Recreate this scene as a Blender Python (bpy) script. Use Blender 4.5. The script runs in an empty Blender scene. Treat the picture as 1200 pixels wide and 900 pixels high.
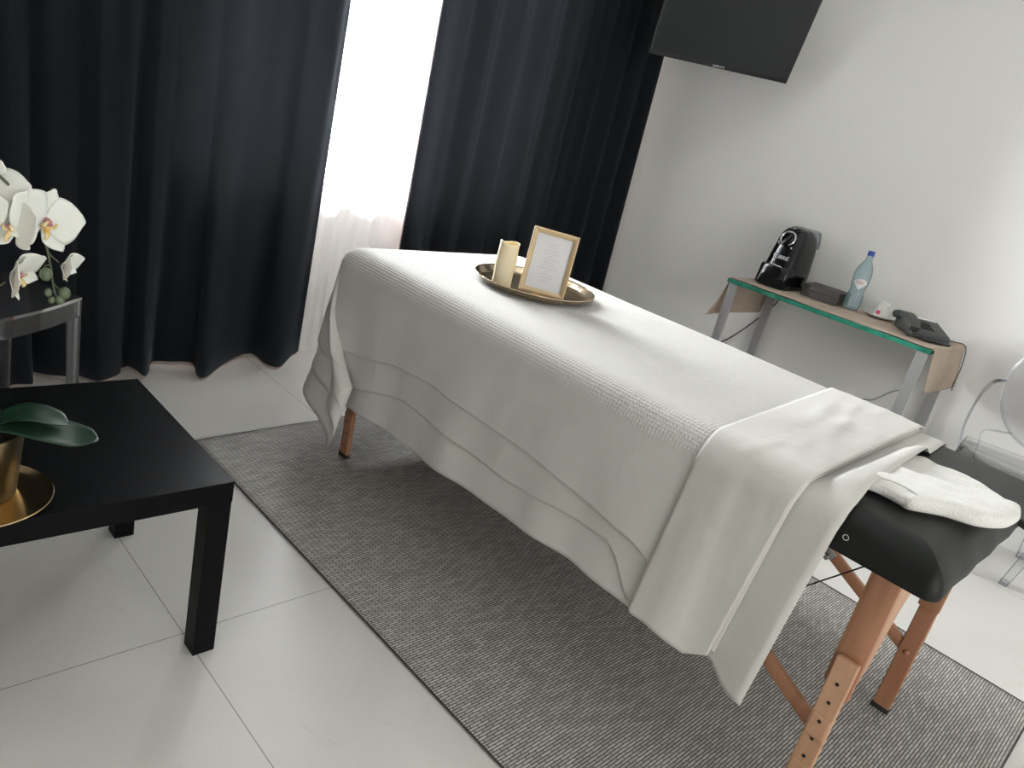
import bpy, bmesh, math, random
from mathutils import Vector, Matrix, noise
random.seed(7)
PI = math.pi
sc = bpy.context.scene
COL = sc.collection

# ------------------------------------------------------------------ helpers
def link(o, parent=None):
    COL.objects.link(o)
    if parent is not None:
        o.parent = parent
    return o

def obj(name, bm, mat, parent=None, smooth=True, label=None, ang=40):
    me = bpy.data.meshes.new(name)
    bm.normal_update()
    if smooth:
        for f in bm.faces: f.smooth = True
        for e in bm.edges:
            if len(e.link_faces) == 2 and e.calc_face_angle(0) > math.radians(ang):
                e.smooth = False
    bm.to_mesh(me); bm.free()
    mats = mat if isinstance(mat, (list, tuple)) else [mat]
    for m in mats: me.materials.append(m)
    o = bpy.data.objects.new(name, me)
    if label: o['label'] = label
    return link(o, parent)

def thing(name, label, cat, loc=(0, 0, 0), rz=0, group=None):
    o = bpy.data.objects.new(name, None)
    o.empty_display_size = .05
    o.location = loc; o.rotation_euler = (0, 0, rz)
    o['label'] = label; o['category'] = cat
    if group: o['group'] = group
    return link(o)

def tag(o, label, cat, group=None):
    o['label'] = label; o['category'] = cat
    if group: o['group'] = group
    return o

def struct(o):
    o['kind'] = 'structure'; return o

def new(): return bmesh.new()

def add_box(bm, x0, x1, y0, y1, z0, z1, bev=0.0, seg=2, M=None, mi=0):
    r = bmesh.ops.create_cube(bm, size=1)
    vs = r['verts']
    bmesh.ops.scale(bm, vec=(x1-x0, y1-y0, z1-z0), verts=vs)
    bmesh.ops.translate(bm, vec=((x0+x1)/2, (y0+y1)/2, (z0+z1)/2), verts=vs)
    fs = set(f for v in vs for f in v.link_faces)
    if bev > 0:
        es = set(e for v in vs for e in v.link_edges)
        rr = bmesh.ops.bevel(bm, geom=list(es), offset=bev, segments=seg, profile=.5, affect='EDGES')
        vs = list(set(v for f in rr['faces'] for v in f.verts) | set(v for v in vs if v.is_valid))
        fs = set(f for v in vs for f in v.link_faces)
    for f in fs: f.material_index = mi
    if M is not None: bmesh.ops.transform(bm, matrix=M, verts=vs)
    return vs

def add_bar(bm, a, b, w, h, bev=.002, up=(0, 0, 1), mi=0):
    """rectangular bar from a to b; w across, h along 'up'-ish"""
    a, b = Vector(a), Vector(b); d = (b-a); L = d.length; d.normalize()
    u = Vector(up); s = d.cross(u)
    if s.length < 1e-4: u = Vector((0, 1, 0)); s = d.cross(u)
    s.normalize(); u = s.cross(d)
    M = Matrix((( s.x, d.x, u.x, a.x), (s.y, d.y, u.y, a.y), (s.z, d.z, u.z, a.z), (0, 0, 0, 1)))
    return add_box(bm, -w/2, w/2, 0, L, -h/2, h/2, bev, 2, M, mi)

def lathe(bm, prof, n=40, M=None, mi=0, cap0=True, cap1=True):
    rings = []; allv = []
    for r, z in prof:
        ring = [bm.verts.new((r*math.cos(2*PI*i/n), r*math.sin(2*PI*i/n), z)) for i in range(n)]
        rings.append(ring); allv += ring
    fs = []
    for a, b in zip(rings, rings[1:]):
        for i in range(n):
            fs.append(bm.faces.new((a[i], a[(i+1) % n], b[(i+1) % n], b[i])))
    if cap0: fs.append(bm.faces.new(rings[0][::-1]))
    if cap1: fs.append(bm.faces.new(rings[-1]))
    for f in fs: f.material_index = mi
    if M is not None: bmesh.ops.transform(bm, matrix=M, verts=allv)
    return allv

def catmull(pts, n=8):
    pts = [Vector(p) for p in pts]
    out = []
    P = [2*pts[0]-pts[1]] + pts + [2*pts[-1]-pts[-2]]
    for i in range(1, len(P)-2):
        p0, p1, p2, p3 = P[i-1:i+3]
        for k in range(n):
            t = k/n
            out.append(.5*((2*p1)+(p2-p0)*t+(2*p0-5*p1+4*p2-p3)*t*t+(3*p1-p0-3*p2+p3)*t**3))
    out.append(pts[-1]); return out

def tube(bm, pts, rad, n=10, sm=8, mi=0, closed=False):
    path = catmull(pts, sm) if sm else [Vector(p) for p in pts]
    m = len(path)
    rf = rad if callable(rad) else (lambda t: rad)
    prev = None; rings = []
    for i, p in enumerate(path):
        if closed: t = (path[(i+1) % m]-path[i-1]).normalized()
        else: t = (path[min(i+1, m-1)]-path[max(i-1, 0)]).normalized()
        if prev is None:
            a = Vector((0, 0, 1)) if abs(t.z) < .9 else Vector((1, 0, 0))
            nrm = t.cross(a).normalized()
        else:
            nrm = (prev - t*prev.dot(t)).normalized()
        prev = nrm; bn = t.cross(nrm)
        r = rf(i/max(1, m-1))
        rings.append([bm.verts.new(p+(nrm*math.cos(2*PI*k/n)+bn*math.sin(2*PI*k/n))*r) for k in range(n)])
    pairs = list(zip(rings, rings[1:]))
    if closed: pairs.append((rings[-1], rings[0]))
    for a, b in pairs:
        for k in range(n):
            bm.faces.new((a[k], a[(k+1) % n], b[(k+1) % n], b[k])).material_index = mi
    if not closed:
        bm.faces.new(rings[0][::-1]).material_index = mi; bm.faces.new(rings[-1]).material_index = mi

def grid(bm, nu, nv, fn, mi=0, uvs=None):
    """fn(i/nu, j/nv) -> Vector"""
    V = [[bm.verts.new(fn(i/nu, j/nv)) for j in range(nv+1)] for i in range(nu+1)]
    uvl = bm.loops.layers.uv.verify() if uvs else None
    for i in range(nu):
        for j in range(nv):
            f = bm.faces.new((V[i][j], V[i+1][j], V[i+1][j+1], V[i][j+1])); f.material_index = mi
            if uvs:
                for l, (a, b) in zip(f.loops, ((i, j), (i+1, j), (i+1, j+1), (i, j+1))):
                    l[uvl].uv = uvs(a/nu, b/nv)
    return V

def prism(bm, outline, z0, z1, bev=0, M=None, mi=0, seg=2):
    """extrude a 2D outline (x,y) between z0 and z1"""
    lo = [bm.verts.new((x, y, z0)) for x, y in outline]
    hi = [bm.verts.new((x, y, z1)) for x, y in outline]
    n = len(lo); fs = [bm.faces.new(lo[::-1]), bm.faces.new(hi)]
    for i in range(n): fs.append(bm.faces.new((lo[i], lo[(i+1) % n], hi[(i+1) % n], hi[i])))
    vs = lo+hi
    if bev > 0:
        es = set(e for f in fs[:2] for e in f.edges)
        rr = bmesh.ops.bevel(bm, geom=list(es), offset=bev, segments=seg, profile=.5, affect='EDGES')
        vs = list(set(v for f in rr['faces'] for v in f.verts) | set(v for v in vs if v.is_valid))
        fs = list(set(f for v in vs for f in v.link_faces))
    for f in fs:
        if f.is_valid: f.material_index = mi
    if M is not None: bmesh.ops.transform(bm, matrix=M, verts=vs)
    return vs

def solid(o, t, off=0):
    m = o.modifiers.new('thick', 'SOLIDIFY'); m.thickness = t; m.offset = off; return o

def text_obj(s, size, mat, M, parent, name, ext=.0004):
    cu = bpy.data.curves.new('t', 'FONT'); cu.body = s; cu.size = size; cu.extrude = ext
    cu.align_x = 'CENTER'; cu.align_y = 'CENTER'
    cu.offset = size*.012
    to = bpy.data.objects.new('t', cu); COL.objects.link(to)
    dg = bpy.context.evaluated_depsgraph_get()
    me = bpy.data.meshes.new_from_object(to.evaluated_get(dg))
    COL.objects.unlink(to); bpy.data.objects.remove(to)
    me.transform(M); me.materials.clear(); me.materials.append(mat)
    me.name = name
    return link(bpy.data.objects.new(name, me), parent)

def frame_mat(origin, x, y):
    x = Vector(x).normalized(); y = Vector(y); y = (y-x*y.dot(x)).normalized(); z = x.cross(y)
    return Matrix(((x.x, y.x, z.x, origin[0]), (x.y, y.y, z.y, origin[1]), (x.z, y.z, z.z, origin[2]), (0, 0, 0, 1)))

def interp(x, pts):
    if x <= pts[0][0]: return pts[0][1]
    for (a, va), (b, vb) in zip(pts, pts[1:]):
        if x <= b:
            t = (x-a)/(b-a); return va+(vb-va)*t
    return pts[-1][1]

# ------------------------------------------------------------------ materials
def srgb(r, g, b):
    f = lambda c: (c/255/12.92) if c/255 <= .04045 else ((c/255+.055)/1.055)**2.4
    return (f(r), f(g), f(b), 1)

def mat(name, base=(.8, .8, .8, 1), rough=.5, metal=0, **kw):
    m = bpy.data.materials.new(name); m.use_nodes = True
    b = m.node_tree.nodes['Principled BSDF']
    b.inputs['Base Color'].default_value = base
    b.inputs['Roughness'].default_value = rough
    b.inputs['Metallic'].default_value = metal
    for k, v in kw.items(): b.inputs[k.replace('_', ' ')].default_value = v
    return m

def nt(m): return m.node_tree.nodes, m.node_tree.links, m.node_tree.nodes['Principled BSDF']

def add_noise_bump(m, scale=60, strength=.1, dist=.002, coord='Object', detail=4, stretch=(1, 1, 1)):
    N, L, b = nt(m)
    tc = N.new('ShaderNodeTexCoord'); mp = N.new('ShaderNodeMapping'); mp.inputs['Scale'].default_value = stretch
    no = N.new('ShaderNodeTexNoise'); no.inputs['Scale'].default_value = scale; no.inputs['Detail'].default_value = detail
    bp = N.new('ShaderNodeBump'); bp.inputs['Strength'].default_value = strength; bp.inputs['Distance'].default_value = dist
    L.new(tc.outputs[coord], mp.inputs[0]); L.new(mp.outputs[0], no.inputs['Vector']); L.new(no.outputs['Fac'], bp.inputs['Height'])
    L.new(bp.outputs[0], b.inputs['Normal']); return no

def add_color_noise(m, c1, c2, scale=5, detail=5, lo=.35, hi=.65, stretch=(1, 1, 1), coord='Object', dist=0):
    N, L, b = nt(m)
    tc = N.new('ShaderNodeTexCoord'); mp = N.new('ShaderNodeMapping'); mp.inputs['Scale'].default_value = stretch
    no = N.new('ShaderNodeTexNoise'); no.inputs['Scale'].default_value = scale; no.inputs['Detail'].default_value = detail
    no.inputs['Distortion'].default_value = dist
    cr = N.new('ShaderNodeValToRGB'); cr.color_ramp.elements[0].position = lo; cr.color_ramp.elements[1].position = hi
    cr.color_ramp.elements[0].color = c1; cr.color_ramp.elements[1].color = c2
    L.new(tc.outputs[coord], mp.inputs[0]); L.new(mp.outputs[0], no.inputs['Vector']); L.new(no.outputs['Fac'], cr.inputs[0])
    L.new(cr.outputs[0], b.inputs['Base Color']); return cr

M = {}
M['wall'] = mat('wall_paint', (.80, .795, .77, 1), .75); add_noise_bump(M['wall'], 90, .08, .001)
M['ceil'] = mat('ceiling_paint', (.78, .78, .76, 1), .8)

# floor tiles: large off-white porcelain, thin grout, faint clouding and scuffs
def floor_mat():
    m = mat('floor_tiles', rough=.33)
    N, L, b = nt(m)
    tc = N.new('ShaderNodeTexCoord'); sx = N.new('ShaderNodeSeparateXYZ'); L.new(tc.outputs['Object'], sx.inputs[0])
    T = .936
    def lines(out, off):
        a = N.new('ShaderNodeMath'); a.operation = 'SUBTRACT'; a.inputs[1].default_value = off
        d = N.new('ShaderNodeMath'); d.operation = 'DIVIDE'; d.inputs[1].default_value = T
        r = N.new('ShaderNodeMath'); r.operation = 'ROUND'
        s = N.new('ShaderNodeMath'); s.operation = 'SUBTRACT'
        ab = N.new('ShaderNodeMath'); ab.operation = 'ABSOLUTE'
        L.new(out, a.inputs[0]); L.new(a.outputs[0], d.inputs[0]); L.new(d.outputs[0], r.inputs[0])
        L.new(d.outputs[0], s.inputs[0]); L.new(r.outputs[0], s.inputs[1]); L.new(s.outputs[0], ab.inputs[0])
        lt = N.new('ShaderNodeMath'); lt.operation = 'LESS_THAN'; lt.inputs[1].default_value = .0011/T
        L.new(ab.outputs[0], lt.inputs[0]); return lt
    lx = lines(sx.outputs[0], .676); ly = lines(sx.outputs[1], 1.42)
    mx = N.new('ShaderNodeMath'); mx.operation = 'MAXIMUM'; L.new(lx.outputs[0], mx.inputs[0]); L.new(ly.outputs[0], mx.inputs[1])
    n1 = N.new('ShaderNodeTexNoise'); n1.inputs['Scale'].default_value = 2.2; n1.inputs['Detail'].default_value = 6; n1.inputs['Distortion'].default_value = .6
    L.new(tc.outputs['Object'], n1.inputs['Vector'])
    cr = N.new('ShaderNodeValToRGB'); cr.color_ramp.elements[0].position = .3; cr.color_ramp.elements[1].position = .7
    cr.color_ramp.elements[0].color = (.58, .565, .535, 1); cr.color_ramp.elements[1].color = (.65, .64, .61, 1)
    L.new(n1.outputs['Fac'], cr.inputs[0])
    # scuffs
    n2 = N.new('ShaderNodeTexNoise'); n2.inputs['Scale'].default_value = 7; n2.inputs['Detail'].default_value = 10; n2.inputs['Roughness'].default_value = .75; n2.inputs['Distortion'].default_value = 1.5
    L.new(tc.outputs['Object'], n2.inputs['Vector'])
    c2 = N.new('ShaderNodeValToRGB'); c2.color_ramp.elements[0].position = .60; c2.color_ramp.elements[1].position = .72
    c2.color_ramp.elements[0].color = (0, 0, 0, 1); c2.color_ramp.elements[1].color = (.45, .45, .45, 1)
    L.new(n2.outputs['Fac'], c2.inputs[0])
    m1 = N.new('ShaderNodeMix'); m1.data_type = 'RGBA'; L.new(c2.outputs[0], m1.inputs['Factor']); L.new(cr.outputs[0], m1.inputs['A']); m1.inputs['B'].default_value = (.42, .41, .39, 1)
    m2 = N.new('ShaderNodeMix'); m2.data_type = 'RGBA'; L.new(mx.outputs[0], m2.inputs['Factor']); L.new(m1.outputs['Result'], m2.inputs['A']); m2.inputs['B'].default_value = (.20, .19, .17, 1)
    L.new(m2.outputs['Result'], b.inputs['Base Color'])
    rr = N.new('ShaderNodeMapRange'); rr.inputs['To Min'].default_value = .28; rr.inputs['To Max'].default_value = .42; L.new(n1.outputs['Fac'], rr.inputs['Value'])
    L.new(rr.outputs[0], b.inputs['Roughness'])
    return m
M['floor'] = floor_mat()

def rug_mat():
    m = mat('woven_rug', rough=.75)
    N, L, b = nt(m)
    tc = N.new('ShaderNodeTexCoord')
    no = N.new('ShaderNodeTexNoise'); no.inputs['Scale'].default_value = 9; no.inputs['Detail'].default_value = 3
    L.new(tc.outputs['Object'], no.inputs['Vector'])
    # slight waviness of the strands
    vm = N.new('ShaderNodeVectorMath'); vm.operation = 'SCALE'; vm.inputs['Scale'].default_value = .003
    L.new(no.outputs['Color'], vm.inputs[0])
    va = N.new('ShaderNodeVectorMath'); va.operation = 'ADD'; L.new(tc.outputs['Object'], va.inputs[0]); L.new(vm.outputs[0], va.inputs[1])
    br = N.new('ShaderNodeTexBrick'); br.inputs['Scale'].default_value = 1
    br.inputs['Brick Width'].default_value = .034; br.inputs['Row Height'].default_value = .0078
    br.inputs['Mortar Size'].default_value = .0016; br.inputs['Mortar Smooth'].default_value = .6
    br.inputs['Color1'].default_value = (.52, .50, .465, 1); br.inputs['Color2'].default_value = (.34, .325, .30, 1); br.inputs['Mortar'].default_value = (.022, .021, .020, 1)
    br.offset = .5
    L.new(va.outputs[0], br.inputs['Vector'])
    # thin woven stripes along the length
    sx = N.new('ShaderNodeSeparateXYZ'); L.new(tc.outputs['Object'], sx.inputs[0])
    prev = None
    for x0 in (1.115, 1.475, 1.89, 2.30, 2.635):
        s = N.new('ShaderNodeMath'); s.operation = 'SUBTRACT'; s.inputs[1].default_value = x0; L.new(sx.outputs[0], s.inputs[0])
        a = N.new('ShaderNodeMath'); a.operation = 'ABSOLUTE'; L.new(s.outputs[0], a.inputs[0])
        l = N.new('ShaderNodeMath'); l.operation = 'LESS_THAN'; l.inputs[1].default_value = .0022; L.new(a.outputs[0], l.inputs[0])
        if prev is None: prev = l
        else:
            q = N.new('ShaderNodeMath'); q.operation = 'MAXIMUM'; L.new(prev.outputs[0], q.inputs[0]); L.new(l.outputs[0], q.inputs[1]); prev = q
    mx = N.new('ShaderNodeMix'); mx.data_type = 'RGBA'; mx.inputs['B'].default_value = (.05, .047, .044, 1)
    mu = N.new('ShaderNodeMath'); mu.operation = 'MULTIPLY'; mu.inputs[1].default_value = .75; L.new(prev.outputs[0], mu.inputs[0])
    L.new(mu.outputs[0], mx.inputs['Factor']); L.new(br.outputs['Color'], mx.inputs['A'])
    L.new(mx.outputs['Result'], b.inputs['Base Color'])
    bp = N.new('ShaderNodeBump'); bp.inputs['Strength'].default_value = .5; bp.inputs['Distance'].default_value = .0015; bp.invert = True
    L.new(br.outputs['Fac'], bp.inputs['Height']); L.new(bp.outputs[0], b.inputs['Normal'])
    return m
M['rug'] = rug_mat()
M['rug_edge'] = mat('rug_binding', (.03, .028, .027, 1), .8)

M['black_wood'] = mat('black_laminate', (.0028, .003, .0032, 1), .40, Specular_IOR_Level=.07); add_noise_bump(M['black_wood'], 300, .04, .0005)

def curtain_mat():
    m = mat('charcoal_curtain', (.0075, .0085, .0105, 1), .9, Specular_IOR_Level=.1, Sheen_Weight=.06, Sheen_Roughness=.5)
    m.node_tree.nodes['Principled BSDF'].inputs['Sheen Tint'].default_value = (.6, .68, .8, 1)
    no = add_noise_bump(m, 500, .25, .0008, detail=2, stretch=(1, 1, .3))
    N, L, b = nt(m)
    out = N['Material Output']
    tr = N.new('ShaderNodeBsdfTranslucent'); tr.inputs['Color'].default_value = (.135, .150, .172, 1)
    ad = N.new('ShaderNodeAddShader'); L.new(b.outputs[0], ad.inputs[0]); L.new(tr.outputs[0], ad.inputs[1])
    L.new(ad.outputs[0], out.inputs['Surface'])
    return m
M['curtain'] = curtain_mat()
M['lining'] = mat('pale_lining', (.62, .51, .475, 1), .8)
N, L, b = nt(M['lining'])
_t = N.new('ShaderNodeBsdfTranslucent'); _t.inputs['Color'].default_value = (.5, .48, .47, 1)
_m = N.new('ShaderNodeMixShader'); _m.inputs[0].default_value = .35
L.new(b.outputs[0], _m.inputs[1]); L.new(_t.outputs[0], _m.inputs[2]); L.new(_m.outputs[0], N['Material Output'].inputs['Surface'])

def sheer_mat():
    m = bpy.data.materials.new('white_sheer'); m.use_nodes = True
    N, L = m.node_tree.nodes, m.node_tree.links; N.remove(N['Principled BSDF']); out = N['Material Output']
    tp = N.new('ShaderNodeBsdfTransparent'); tl = N.new('ShaderNodeBsdfTranslucent'); tl.inputs['Color'].default_value = (.9, .9, .92, 1)
    df = N.new('ShaderNodeBsdfDiffuse'); df.inputs['Color'].default_value = (.85, .84, .83, 1)
    a = N.new('ShaderNodeMixShader'); a.inputs[0].default_value = .22; L.new(tl.outputs[0], a.inputs[1]); L.new(df.outputs[0], a.inputs[2])
    bm_ = N.new('ShaderNodeMixShader'); bm_.inputs[0].default_value = .66; L.new(tp.outputs[0], bm_.inputs[1]); L.new(a.outputs[0], bm_.inputs[2])
    L.new(bm_.outputs[0], out.inputs['Surface']); return m
M['sheer'] = sheer_mat()

def clear_mat(name, tint, gl=.08, rough=.04, ior=1.49, haze=0.0, hazec=(.8, .8, .82, 1)):
    m = bpy.data.materials.new(name); m.use_nodes = True
    N, L = m.node_tree.nodes, m.node_tree.links; N.remove(N['Principled BSDF']); out = N['Material Output']
    tp = N.new('ShaderNodeBsdfTransparent'); tp.inputs['Color'].default_value = tint
    g = N.new('ShaderNodeBsdfGlossy'); g.inputs['Roughness'].default_value = rough
    fr = N.new('ShaderNodeFresnel'); fr.inputs['IOR'].default_value = ior
    ad = N.new('ShaderNodeMath'); ad.operation = 'ADD'; ad.inputs[1].default_value = gl; ad.use_clamp = True; L.new(fr.outputs[0], ad.inputs[0])
    mx = N.new('ShaderNodeMixShader'); L.new(ad.outputs[0], mx.inputs[0]); L.new(tp.outputs[0], mx.inputs[1]); L.new(g.outputs[0], mx.inputs[2])
    if haze:
        d = N.new('ShaderNodeBsdfDiffuse'); d.inputs['Color'].default_value = hazec
        m2 = N.new('ShaderNodeMixShader'); m2.inputs[0].default_value = haze; L.new(mx.outputs[0], m2.inputs[1]); L.new(d.outputs[0], m2.inputs[2]); mx = m2
    L.new(mx.outputs[0], out.inputs['Surface']); return m
M['pane'] = clear_mat('window_glass', (.97, .98, .98, 1), 0)
M['acrylic'] = clear_mat('clear_acrylic', (.90, .91, .93, 1), .05, .06, 1.45, haze=.03)
M['acrylic_thin'] = clear_mat('clear_acrylic_panel', (.965, .965, .975, 1), .01, .05, 1.3)
M['acrylic_edge'] = clear_mat('acrylic_rim', (.88, .885, .91, 1), .02, .15, 1.2)
M['acrylic_blue'] = clear_mat('acrylic_blue_rim', (.25, .25, .40, 1), .05, .08, 1.5)
M['bottle'] = clear_mat('pale_blue_bottle', (.82, .90, .92, 1), .03, .05, 1.12, haze=.30, hazec=(.42, .56, .60, 1))
M['water'] = clear_mat('water_tank_plastic', (.72, .76, .78, 1), .03, .08, 1.4, haze=.2, hazec=(.55, .58, .6, 1))
M['glass_top'] = clear_mat('greenish_glass', (.80, .93, .88, 1), .02, .02, 1.5)
M['glass_edge'] = mat('green_glass_edge', (.012, .135, .085, 1), .12); add_color_noise(M['glass_edge'], (.006, .09, .055, 1), (.02, .17, .11, 1), 14, stretch=(1, 1, .2))
M['steel'] = mat('brushed_steel', (.42, .42, .42, 1), .42, .85); add_noise_bump(M['steel'], 200, .08, .0006, stretch=(8, 8, .2))
M['chrome'] = mat('chrome', (.75, .75, .76, 1), .12, 1)
M['silver'] = mat('silver_print', (.62, .63, .65, 1), .3, .4)

def fabric(name, c1, c2, waffle=False, wr=.0):
    m = mat(name, c1, .85, Sheen_Weight=.15, Sheen_Roughness=.6)
    N, L, b = nt(m)
    add_color_noise(m, c1, c2, 3.5, 4)
    tc = N.new('ShaderNodeTexCoord')
    uv = N.new('ShaderNodeUVMap')
    no = N.new('ShaderNodeTexNoise'); no.inputs['Scale'].default_value = 9; no.inputs['Detail'].default_value = 5; no.inputs['Distortion'].default_value = .8
    L.new(tc.outputs['Object'], no.inputs['Vector'])
    bp = N.new('ShaderNodeBump'); bp.inputs['Strength'].default_value = .35; bp.inputs['Distance'].default_value = .012
    L.new(no.outputs['Fac'], bp.inputs['Height'])
    last = bp
    if waffle:
        def wave(ax):
            s = N.new('ShaderNodeSeparateXYZ'); L.new(uv.outputs[0], s.inputs[0])
            mu = N.new('ShaderNodeMath'); mu.operation = 'MULTIPLY'; mu.inputs[1].default_value = 2*PI/.0095
            L.new(s.outputs[ax], mu.inputs[0])
            si = N.new('ShaderNodeMath'); si.operation = 'SINE'; L.new(mu.outputs[0], si.inputs[0]); return si
        w1, w2 = wave(0), wave(1)
        mxx = N.new('ShaderNodeMath'); mxx.operation = 'MAXIMUM'; L.new(w1.outputs[0], mxx.inputs[0]); L.new(w2.outputs[0], mxx.inputs[1])
        # waffle shows on the top, side hem is plain: limited by cloth coordinate
        b2 = N.new('ShaderNodeBump'); b2.inputs['Distance'].default_value = .0016
        sx_ = N.new('ShaderNodeSeparateXYZ'); L.new(uv.outputs[0], sx_.inputs[0])
        mr = N.new('ShaderNodeMapRange'); mr.inputs['From Min'].default_value = -.06; mr.inputs['From Max'].default_value = .0; mr.inputs['To Min'].default_value = .12; mr.inputs['To Max'].default_value = .8
        L.new(sx_.outputs[0], mr.inputs['Value']); L.new(mr.outputs[0], b2.inputs['Strength'])
        L.new(mxx.outputs[0], b2.inputs['Height']); L.new(bp.outputs[0], b2.inputs['Normal']); last = b2
    else:
        n2 = N.new('ShaderNodeTexNoise'); n2.inputs['Scale'].default_value = 400; L.new(tc.outputs['Object'], n2.inputs['Vector'])
        b2 = N.new('ShaderNodeBump'); b2.inputs['Strength'].default_value = .15; b2.inputs['Distance'].default_value = .001
        L.new(n2.outputs['Fac'], b2.inputs['Height']); L.new(bp.outputs[0], b2.inputs['Normal']); last = b2
    L.new(last.outputs[0], b.inputs['Normal'])
    out = N['Material Output']
    tr = N.new('ShaderNodeBsdfTranslucent'); tr.inputs['Color'].default_value = (.55, .53, .49, 1)
    mx = N.new('ShaderNodeMixShader'); mx.inputs[0].default_value = .22
    L.new(b.outputs[0], mx.inputs[1]); L.new(tr.outputs[0], mx.inputs[2]); L.new(mx.outputs[0], out.inputs['Surface'])
    return m
M['blanket'] = fabric('white_waffle_blanket', (.62, .60, .57, 1), (.66, .64, .61, 1), True)
M['sheet'] = fabric('white_sheet', (.62, .60, .565, 1), (.66, .645, .61, 1))
M['sheet2'] = fabric('white_under_sheet', (.62, .605, .57, 1), (.66, .645, .61, 1))
M['towel'] = mat('white_terry', (.70, .69, .655, 1), .95, Sheen_Weight=.4); add_noise_bump(M['towel'], 260, .9, .004, detail=3)
M['towel_seam'] = mat('towel_seam', (.45, .44, .40, 1), .9)
M['vinyl'] = mat('black_vinyl', (.0075, .0085, .008, 1), .46, Specular_IOR_Level=.18); add_noise_bump(M['vinyl'], 420, .12, .0006)

def wood(name, c1, c2, rough=.45):
    m = mat(name, c1, rough)
    add_color_noise(m, c1, c2, 9, 6, .3, .7, stretch=(6, 6, .7), dist=.4); return m
M['beech'] = wood('beech', (.30, .135, .070, 1), (.38, .185, .105, 1))
M['beech_lit'] = wood('lit_beech', (.42, .235, .135, 1), (.50, .30, .19, 1))  # same beech, made paler to stand in for light from the window
M['hole'] = mat('bolt_hole', (.01, .006, .005, 1), .6)
M['rubber'] = mat('black_rubber', (.012, .013, .012, 1), .6)
M['gold_wood'] = mat('gold_frame', (.56, .42, .25, 1), .40, .25)
M['gold'] = mat('polished_gold', (.56, .42, .24, 1), .20, 1)
M['gold_tray'] = mat('brushed_gold', (.80, .64, .44, 1), .14, .95)
M['pot_gold'] = mat('matte_gold', (.50, .40, .22, 1), .28, 1); add_noise_bump(M['pot_gold'], 120, .1, .001, stretch=(1, 1, 6))
M['paper'] = mat('printed_card', (.62, .61, .62, 1), .35)
M['ink'] = mat('faint_print', (.42, .42, .44, 1), .7)
M['wax'] = mat('ivory_wax', (.72, .62, .42, 1), .45, Subsurface_Weight=.12, Subsurface_Scale=.008, Subsurface_Radius=(1, .9, .7)); add_noise_bump(M['wax'], 30, .1, .002)
M['kraft'] = mat('kraft_paper', (.40, .32, .25, 1), .8); add_color_noise(M['kraft'], (.36, .285, .22, 1), (.44, .355, .285, 1), 6, 6); add_noise_bump(M['kraft'], 22, .3, .004)
M['gloss_black'] = mat('gloss_black_plastic', (.0045, .005, .0055, 1), .12, Specular_IOR_Level=.30)
M['satin_black'] = mat('satin_black_plastic', (.014, .016, .016, 1), .35)
M['tv'] = mat('tv_screen', (.010, .012, .0135, 1), .28, Specular_IOR_Level=.4)
M['tv_body'] = mat('tv_body', (.012, .013, .014, 1), .35)
M['dark_box'] = mat('dark_brown_card', (.035, .032, .028, 1), .55); add_color_noise(M['dark_box'], (.028, .026, .023, 1), (.042, .038, .034, 1), 20)
M['box_mark'] = mat('box_print', (.20, .18, .16, 1), .5)
M['phone'] = mat('charcoal_plastic', (.035, .040, .039, 1), .42)
M['phone_dark'] = mat('dark_plastic', (.016, .018, .018, 1), .4)
M['white_card'] = mat('white_card', (.75, .75, .74, 1), .6)
M['china'] = mat('white_china', (.74, .74, .71, 1), .15)
M['red'] = mat('red_print', (.50, .03, .10, 1), .4)
M['label_white'] = mat('bottle_label', (.68, .70, .70, 1), .5)
M['label_blue'] = mat('label_blue_rim', (.16, .33, .42, 1), .4)
M['label_red'] = mat('label_red_text', (.62, .16, .13, 1), .5)
M['cap_blue'] = mat('blue_cap', (.02, .05, .26, 1), .35)
M['petal'] = mat('white_petal', (.70, .69, .64, 1), .55, Subsurface_Weight=.15, Subsurface_Scale=.01); add_noise_bump(M['petal'], 60, .15, .001)
M['lip'] = mat('yellow_lip', (.68, .50, .14, 1), .5); add_color_noise(M['lip'], (.80, .72, .42, 1), (.62, .36, .08, 1), 90, 2)
M['lip_pink'] = mat('pink_throat', (.45, .18, .22, 1), .5)
M['stem'] = mat('orchid_stem', (.055, .065, .035, 1), .5)
M['bud'] = mat('green_bud', (.10, .13, .075, 1), .5)
M['leaf'] = mat('dark_green_leaf', (.007, .027, .014, 1), .38, Specular_IOR_Level=.3); add_noise_bump(M['leaf'], 12, .15, .003, stretch=(1, 5, 1))
M['moss'] = mat('potting_moss', (.03, .025, .015, 1), .9); add_noise_bump(M['moss'], 80, 1, .01)
M['white_pvc'] = mat('white_window_frame', (.75, .75, .75, 1), .4)
M['metal_white'] = mat('white_track', (.7, .7, .7, 1), .4)

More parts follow.
